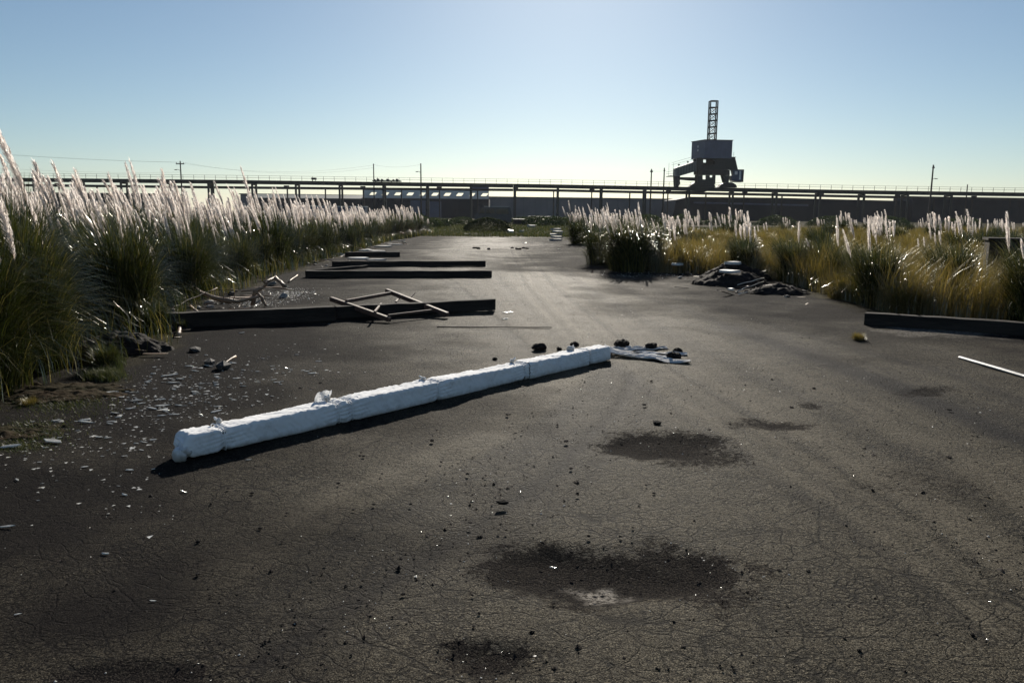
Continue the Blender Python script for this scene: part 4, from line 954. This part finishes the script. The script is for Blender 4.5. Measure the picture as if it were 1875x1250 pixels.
# flat pale chips, individually
def s_chips(g, n):
    px = np.concatenate([g.normal(330, 130, n*2//3), g.uniform(-40, 450, n//3)]); py = np.where(np.arange(len(px)) < n*2//3, 720-(px-330)*.16+g.normal(0, 38, len(px)), g.normal(805, 55, len(px)))
    line = 838+(660-838)*(px-330)/775; k = ~((px > 300) & (py > line-60)) & ~((px < 190) & (py < 765)) & (py > 590); out = []
    for a_, b_ in zip(px[k], py[k]): q = gnd(a_, b_); out.append((q.x, q.y, 0))
    o = np.array(out); o[:, 2] = zg(o[:, 0], o[:, 1])+.002; return o
crumbs('fine_chips', 1500, s_chips, .012, M['chip'], 'fine pale splinters between the larger chips on the dark left side', 9, .2)
def chip_mesh(seed):
    g = random.Random(seed); mb = MB(M['chip']); n = 6; a_ = []; b_ = []
    for k in range(n):
        t = 6.283*k/n+g.uniform(-.3, .3); r = g.uniform(.6, 1.1); a_.append(mb.bm.verts.new((math.cos(t)*r, math.sin(t)*r*.33, -.04+g.uniform(-.02,.02)))); b_.append(mb.bm.verts.new((math.cos(t)*r*.95, math.sin(t)*r*.30, .05+g.uniform(-.03, .09))))
    mb.bm.faces.new(a_[::-1]); mb.bm.faces.new(b_)
    for k in range(n): mb.bm.faces.new((a_[k], a_[(k+1)%n], b_[(k+1)%n], b_[k]))
    return mb.mesh('chip')
chm = [chip_mesh(k) for k in range(8)]
def chip(px, py, wpx, lb='pale flat chip lying among many on the dark left side of the yard', grp='pale chips scattered over the left side', rz=None):
    c = gnd(px, py); r = wpx/FPX*c.length/2; z = float(zg(np.array([c.x]), np.array([c.y]))[0])
    o = link('chip', random.choice(chm), None, (c.x, c.y, z+r*.12+.003), (random.gauss(.06, .10), random.gauss(0, .08), random.gauss(0, .4) if rz is None else rz), (r, r*random.uniform(.5, 1.1), r*random.uniform(.5, 1))); tag(o, lb, 'chip', grp)
nch = 0
while nch < 275:
    if random.random() < .62: px = random.gauss(330, 120); py = 720-(px-330)*.16+random.gauss(0, 30)
    else: px = random.uniform(0, 420); py = random.gauss(800, 45)
    if px < 0 or px > 640 or py < 590 or py > 1000: continue
    line = 838+(660-838)*(px-330)/775
    if px > 300 and py > line-62: continue
    if px < 190 and py < 770: continue
    sz_ = max(4, min(34, random.lognormvariate(2.15, .55))); chip(px, py, sz_, ('tiny' if sz_ < 7 else 'small' if sz_ < 12 else 'large')+' pale flat chip '+near_lm(px, py)); nch += 1
for (px, py, wd, lb) in [(12,965,30,'long pale splinter at the left edge of the picture'), (100,812,46,'long thin pale splinter in the lower chips'), (18,822,34,'pale splinter at the left edge beside the moss'), (193,1016,22,'single pale sliver in the dark lower left'), (337,899,16,'short pale chip left of the foreground, right one of a pair'),
    (228,905,18,'oval pale chip below the wrapped beam end'), (157,857,14,'roundish pale chip left of the wrapped beam end'), (237,861,18,'bright pale chip just left of the wrapped beam end'), (455,840,13,'bright chip just below the beam shadow'), (280,1100,14,'small pale chip near the bottom left'), (32,1126,14,'pale chip near the bottom left corner'),
    (932,572,26,'pale sliver beyond the far end of the wrapped beam'), (925,584,18,'small pale sliver right of the rusty frame'), (1012,1035,20,'thin pale stick in the near pothole')]:
    chip(px, py, wd, lb, None, random.gauss(0, .25))
g_ = chip; chip(1398, 1058, 9, 'bright shiny pebble alone in the right foreground', None)
for (px, py) in [(843,858),(1213,906),(1237,783),(1360,881),(1292,867),(1346,1046),(1190,1118),(685,1045)]: chip(px, py, 5, 'tiny bright pebble on the open asphalt', 'tiny bright pebbles in the foreground')

# ------------------------------------------------------------ driftwood and rubbish, left
def branch(pts, rad, label, name='driftwood', subs=(), m='wood', cat='driftwood'):
    P = [gnd(a, b, 0)+Vector((0, 0, z)) for a, b, z in pts]; o0_ = P[0].copy(); o0_.z = 0
    o = empty(name, o0_); tag(o, label, cat)
    def spl(Q, r):
        out = []; rr = []
        for i in range(len(Q)-1):
            for k in range(4):
                t = k/4; out.append(Q[i].lerp(Q[i+1], t)+Vector((random.gauss(0, .006), random.gauss(0, .006), random.gauss(0, .006)))-o0_); rr.append((r[i]*(1-t)+r[i+1]*t)*random.uniform(.62, .9))
        out.append(Q[-1]-o0_); rr.append(r[-1]); return out, rr
    a_, b_ = spl(P, rad); MB(M[m]).tube(a_, b_, 8).build('limb', o, True)
    for sp, sr in subs:
        Q = [gnd(a, b, 0)+Vector((0, 0, z)) for a, b, z in sp]; a_, b_ = spl(Q, sr); MB(M[m]).tube(a_, b_, 7).build('twig', o, True)
branch([(368,566,.30),(395,567,.20),(418,567,.14),(450,565,.14),(475,564,.20)], [.035,.045,.055,.04,.03], 'curved bleached branch with upturned ends behind the nearest beam', subs=[([(410,567,.15),(412,567,.3)],[.015,.006]),([(428,566,.14),(432,566,.28)],[.012,.006]),([(380,567,.25),(362,566,.36)],[.02,.008])])
branch([(312,580,.12),(350,573,.22),(400,566,.36)], [.014,.014,.010], 'straight thin stick slanting up in front of the grass', 'stick', cat='stick')
branch([(463,561,.02),(465,561,.15),(470,561,.27),(484,560,.33),(490,560,.42)], [.06,.055,.05,.035,.03], 'forked broken stump standing upright at the edge of the left bank', 'stump', subs=[([(470,561,.25),(480,561,.15),(487,561,.0)],[.04,.035,.035]), ([(488,560,.4),(498,559,.46)],[.02,.012])], cat='stump')
branch([(368,576,.03),(405,577,.03)], [.03,.015], 'bright split log lying just behind the nearest beam', 'split_log', cat='log')
branch([(350,572,.10),(372,580,.02)], [.03,.02], 'short bright broken stake left of the split log', 'stake', cat='stake')
branch([(273,580,.16),(276,582,.02)], [.035,.03], 'short pale stub standing at the left end of the nearest beam', 'stub', cat='stub')
branch([(420,572,.05),(480,575,.08),(520,573,.03)], [.025,.03,.01], 'long ragged piece of bark right of the split log', 'bark', cat='bark')
branch([(335,597,.10),(325,618,.02)], [.03,.035], 'short rotten log leaning at the end of the nearest beam', 'rotten_log', cat='log')
branch([(186,572,.18),(250,608,.04)], [.018,.014], 'greenish stick lying in front of the left bank', 'mossy_stick', cat='stick')
branch([(405,676,.05),(432,662,.06)], [.010,.012], 'short pale stick resting against the larger dark rock', 'short_stick', cat='stick')
branch([(528,517,.02),(545,508,.06)], [.02,.015], 'pale stake lying between the stump and second row beam', 'pale_stake', cat='stake')
branch([(485,523,.08),(505,520,.15),(522,526,.02)], [.05,.06,.05], 'curved dark hose-like root right of the stump', 'root', cat='root')
branch([(1352,541,.03),(1372,536,.02),(1375,533,.02)], [.012,.012,.012], 'thin pale pipe end in front of the rubbish heap', 'pipe', m='chip', cat='pipe')
branch([(1350,529,.10),(1398,521,.16)], [.012,.012], 'upper thin rod sticking out across the rubbish heap', 'rod', m='chip', cat='rod')
branch([(1350,536,.04),(1398,523,.10)], [.010,.010], 'lower thin rod sticking out across the rubbish heap', 'rod', m='chip', cat='rod')
tw = [MB(M['wood']).tube([(-.5,0,.02),(-.2,.03,.04),(.15,-.02,.05),(.5,.04,.02)], [.018,.024,.02,.01], 6).mesh('stick', True), MB(M['timber']).bar((-.5,0,.02),(.5,.03,.03),.06,.025,bev=.004).mesh('board'),
      MB(M['wood']).bar((-.5,0,.02),(.5,0,.02),.09,.02,bev=.003).mesh('board')]
rub = [rock_mesh('rubble', 80+k, M['concrete'], 2, .6, .5) for k in range(4)]
def scrap(px, py, wpx, kind, lb, grp):
    c = gnd(px, py); r_ = wpx/FPX*c.length
    if kind == 's': o = link('scrap_stick', random.choice(tw), None, (c.x, c.y, random.uniform(0, .05)), (random.gauss(0, .1), random.gauss(0, .14), random.gauss(0, .7)), (r_, min(1, r_*1.3), min(1, r_*1.3)))
    else: o = link('rubble_piece', random.choice(rub+st), None, (c.x, c.y, r_*.1), (random.gauss(0, .3), random.gauss(0, .3), random.uniform(0, 6)), (r_/2, r_/2*random.uniform(.6, 1), r_/2*random.uniform(.4, .9)))
    tag(o, lb, 'scrap' if kind == 's' else 'rubble', grp)
for i in range(70):
    t = random.random(); px = 285+240*t+random.gauss(0, 22); py = 575-38*t+random.gauss(0, 9)
    scrap(px, py, random.uniform(14, 60) if i % 2 else random.uniform(5, 18), 's' if i % 2 else 'r', ('weathered stick' if i % 2 else 'broken lump')+' in the rubbish behind the nearest beam, '+('at its left end' if px < 340 else 'beside the curved branch' if px < 410 else 'left of the stump' if px < 463 else 'right of the stump'), 'rubbish behind the nearest beam')
for i in range(36):
    px = random.uniform(560, 740); py = 486-(px-560)*.22+random.gauss(0, 5)
    scrap(px, py, random.uniform(10, 34) if i % 2 else random.uniform(4, 12), 's' if i % 2 else 'r', ('stick' if i % 2 else 'pale rubble piece')+' by the far dark beams, '+('near the left end of the second row' if px < 610 else 'at the left of the short beam' if px < 670 else 'beside the short beam'), 'rubble by the far dark beams')
for i in range(40):
    px = random.uniform(1230, 1480); py = 505+(px-1230)*.14+random.gauss(4, 9)
    scrap(px, py, random.uniform(12, 45) if i % 2 else random.uniform(4, 14), 's' if i % 2 else 'r', ('stick' if i % 2 else 'rubble piece')+' on the right verge, '+('left of the black heap' if px < 1290 else 'on the black heap' if px < 1390 else 'right of the black heap'), 'rubbish along the right verge')
for i in range(16):
    px = random.uniform(150, 330); py = 668-(px-150)*.25+random.gauss(0, 10)
    scrap(px, py, random.uniform(14, 50), 's', 'stick lying at the dark foot of the left bank', 'sticks at the foot of the left bank')
# pale slabs: left far end, right field
def slab(px, py, wpx, lb, h_=.03, z=0.0, dep=.6, m='concrete', rz=None, tilt=0, group=None, Y=None):
    c = gnd(px, py) if Y is None else at(px, py, Y)
    if Y is not None: z = c.z
    w_ = wpx/FPX*c.length; g = random.Random(lb)
    mb = MB(M[m]); n = 7; a_ = []; b_ = []
    for k in range(n):
        t = 6.283*k/n+g.uniform(-.25,.25); r = g.uniform(.8, 1.1); a_.append(mb.bm.verts.new((math.cos(t)*r*w_/2, math.sin(t)*r*w_/2*dep, 0))); b_.append(mb.bm.verts.new((math.cos(t)*r*w_/2*.97, math.sin(t)*r*w_/2*dep*.97, h_*g.uniform(.8,1.2))))
    mb.bm.faces.new(a_[::-1]); mb.bm.faces.new(b_)
    for k in range(n): mb.bm.faces.new((a_[k], a_[(k+1)%n], b_[(k+1)%n], b_[k]))
    o = mb.build('concrete_slab'); o.location = (c.x, c.y, z+.005); o.rotation_euler = (tilt, g.uniform(-.05,.05), g.uniform(-.3,.3) if rz is None else rz); tag(o, lb, 'slab', group)
SG = 'pale broken slabs around the short far beam'
for i, (px, py, wd, lb) in enumerate([(642,457,28,'bright slab piece at the left of the far slab row'), (668,459,26,'slab lying just behind the short far beam'), (700,452,34,'wide pale slab right of centre in the far row'), (690,461,40,'long pale slab touching the short far beam'), (665,446,24,'thin slab farthest back near the grass'),
    (722,448,30,'thin pale slab at the right end of the far row'), (735,441,16,'small dark-edged slab beyond the far row'), (655,474,40,'low pale slab heap left in front of the short far beam'), (622,468,20,'tilted pale board against the grass by the far beam'), (688,477,36,'flat pale slab between third row and short far beam')]):
    slab(px, py, wd, lb, .05 if i != 8 else .03, 0, .8, 'white' if i % 3 == 1 else 'concrete', tilt=.0 if i != 8 else .5, group=SG)
slab(1240, 486, 24, 'pale slab lying by the grass foot, left of the two heap slabs', .06, .12, .8, 'white', Y=22.6); slab(1335, 499, 36, 'long pale slab lying on top of the black heap', .05, .30, .8, 'white', Y=18.9); slab(1340, 484, 30, 'pale slab half in the grass above the black heap', .06, .32, .8, 'white', Y=20.0)
slab(1338, 533, 12, 'small bright plate in front of the black heap', .04, .02, 1, 'white'); slab(1421, 533, 14, 'small bright plate right of the thin rods', .03, .08, 1, 'white', tilt=.2); slab(1448, 535, 26, 'bright wedge-shaped board right of the black heap', .03, .06, .8, 'white', tilt=.2)
slab(1362, 512, 12, 'tiny pale plate on the right flank of the heap', .02, .12, 1); slab(1388, 510, 14, 'tiny pale plate at the right end of the heap', .02, .12, 1)
for i, (px, py, wd, z) in enumerate([(1018,441,26,0),(1020,440,24,.14),(1016,439,26,.28),(1021,438,22,.42),(1017,437,20,.56)]): slab(px, py, wd, ['lowest','second','third','fourth','topmost'][i]+' slab of the pale stack at the start of the right field', .10, z, .7, group='pale slab stack by the right field')
slab(855, 430, 12, 'small pale slab left of the domed bush', .1, 0, .7); slab(935, 427, 12, 'pale block at the right foot of the domed bush', .25, 0, .8, 'white'); slab(973, 417, 18, 'long pale kerb piece right of the domed bush', .3, 0, .5); slab(955, 426, 10, 'pale block between domed bush and right field', .2, 0, .7)
for i, (px, py, wd) in enumerate([(961,446,12),(974,446,8),(995,447,8),(1024,457,10),(899,457,8),(840,458,6)]): stone(px, py, wd, 'pale boulder bit %s' % ['left of the shiny strip row','second in the shiny strip row','last in the shiny strip row','by the right field start','in the middle of the far lane','at the left of the far lane'][i], [chm[0], chm[3]], 'pale bits at the far end of the lane')
for i, px in enumerate([868,876,895,938,946,952,959,965,948,872]): stone(px, 455+(i%3), 9, 'dark clod in the broken row across the far lane, '+('left group' if px < 900 else 'right group'), stc, 'dark clods across the far lane')

# heaps
def heap(name, px, py, wpx, h_, lb, m, dy=.6, seed=0, cat='heap'):
    c = gnd(px, py); w_ = wpx/FPX*c.length/2; n = 60
    u = np.linspace(-1, 1, n); U, Vv = np.meshgrid(u, u); r = np.hypot(U, Vv); x = U*w_*1.1; y = Vv*w_*dy*1.1
    z = np.clip(1-r**1.6+(fbm(U*3+5+seed, Vv*3+5, 4, seed)-.5)*.7, -.1, 1.3)*h_ + (fbm(x*14, y*14, 3, seed+3)-.5)*.06*(r < .95) ; z = np.where(r > .98, -.06, z)
    idx = np.arange(n*n).reshape(n, n); F = np.stack([idx[:-1,:-1].ravel(), idx[:-1,1:].ravel(), idx[1:,1:].ravel(), idx[1:,:-1].ravel()], 1)
    o = link(name, mesh_np(name, np.stack([x.ravel(), y.ravel(), z.ravel()], 1), F, m, None, True), None, (c.x, c.y, 0)); tag(o, lb, cat); return o
heap('black_heap', 1335, 520, 125, .37, 'black heap of cinders and rubbish at the edge of the right field', M['coal'], .9, 5)
heap('black_heap', 1425, 537, 110, .20, 'lower black heap extending right under the grass edge', M['coal'], .7, 6)
heap('black_heap', 1345, 511, 115, .42, 'black heap rising into the grass behind the cinder heap', M['coal'], .7, 15)
heap('black_heap', 1242, 494, 60, .22, 'little black mound under the pale slab at the grass foot', M['coal'], .7, 16)
heap('soil_bank', 95, 722, 260, .055, 'brown soil bank with moss at the lower left edge of the yard', M['soil'], .55, 8, 'soil bank')
heap('soil_bank', 20, 795, 190, .03, 'low mossy soil patch at the very left edge', M['soil'], .6, 9, 'soil bank')
heap('soil_mound', 175, 660, 90, .16, 'small soil mound under a tuft of grass before the left bank', M['soil'], .6, 10, 'mound')
heap('dark_mound', 290, 603, 110, .20, 'dark weedy mound burying the left end of the nearest beam', M['coal'], .8, 21, 'mound')
heap('dark_mound', 215, 640, 170, .22, 'low black mound of debris at the foot of the left bank', M['coal'], .6, 22, 'mound')
heap('dark_mound', 1805, 482, 80, .55, 'rounded dark mound left of the square container at right', M['coal'], .8, 12, 'mound')
# dark square container far right
a = at(1842, 437, 16.6); cb = empty('rusty_container', (a.x+1.0, 17.0, 0), R(-22)); tag(cb, 'dark rusty square container in the grass at the right edge', 'container')
zt = a.z; MB(M['timber']).box(-1.0, 1.0, -.35, .35, .1, zt-.05, bev=.02).build('body', cb)
MB(M['timber']).box(-1.04, 1.04, -.39, .39, zt-.048, zt).build('rim', cb)
for x in (-.85, -.28, .28, .85): MB(M['timber']).box(x-.03, x+.03, -.4, -.352, .12, zt-.06).build('rib', cb)
for x in (-.8, .8): MB(M['rust']).box(x-.1, x+.1, -.3, .3, 0, .098).build('skid', cb)

# tufts
def tuft(px, py, s, lb, dry=False):
    c = gnd(px, py); clump(c.x, c.y, s, dry_fol if dry else mid_fol, 0, lb, None, name='grass_tuft')
tuft(1572, 622, .13, 'small weed tuft alone on the right side of the yard', True); tuft(197, 676, .22, 'grass tuft on the small soil mound at left'); tuft(55, 742, .10, 'little moss tuft on the soil bank', True)
tuft(285, 606, .30, 'weeds growing on the dark mound over the beam end'); tuft(335, 605, .12, 'small tuft at the end of the nearest beam'); tuft(105, 655, .38, 'bushy tuft at the dark foot of the left bank'); tuft(215, 560, .35, 'tuft of tall grass before the left bank, above the mossy stick'); tuft(300, 530, .4, 'tuft behind the straight slanting stick')
c = gnd(1545, 607); 
# ------------------------------------------------------------ thin coastal haze
hz_ = MB(M['cable']).box(-3200, 3200, -700, 3200, -1.2, 34).build('haze'); tag(hz_, kind='stuff')
hm = bpy.data.materials.new('haze_air'); hm.use_nodes = True; nt = hm.node_tree; nt.nodes.clear()
pv = node(nt, 'ShaderNodeVolumePrincipled'); pv.inputs['Color'].default_value = (.9,.93,1,1); pv.inputs['Density'].default_value = .00007; pv.inputs['Anisotropy'].default_value = .3
oo = node(nt, 'ShaderNodeOutputMaterial'); nt.links.new(pv.outputs[0], oo.inputs['Volume']); hz_.data.materials.clear(); hz_.data.materials.append(hm)
print('objects', len(bpy.data.objects))
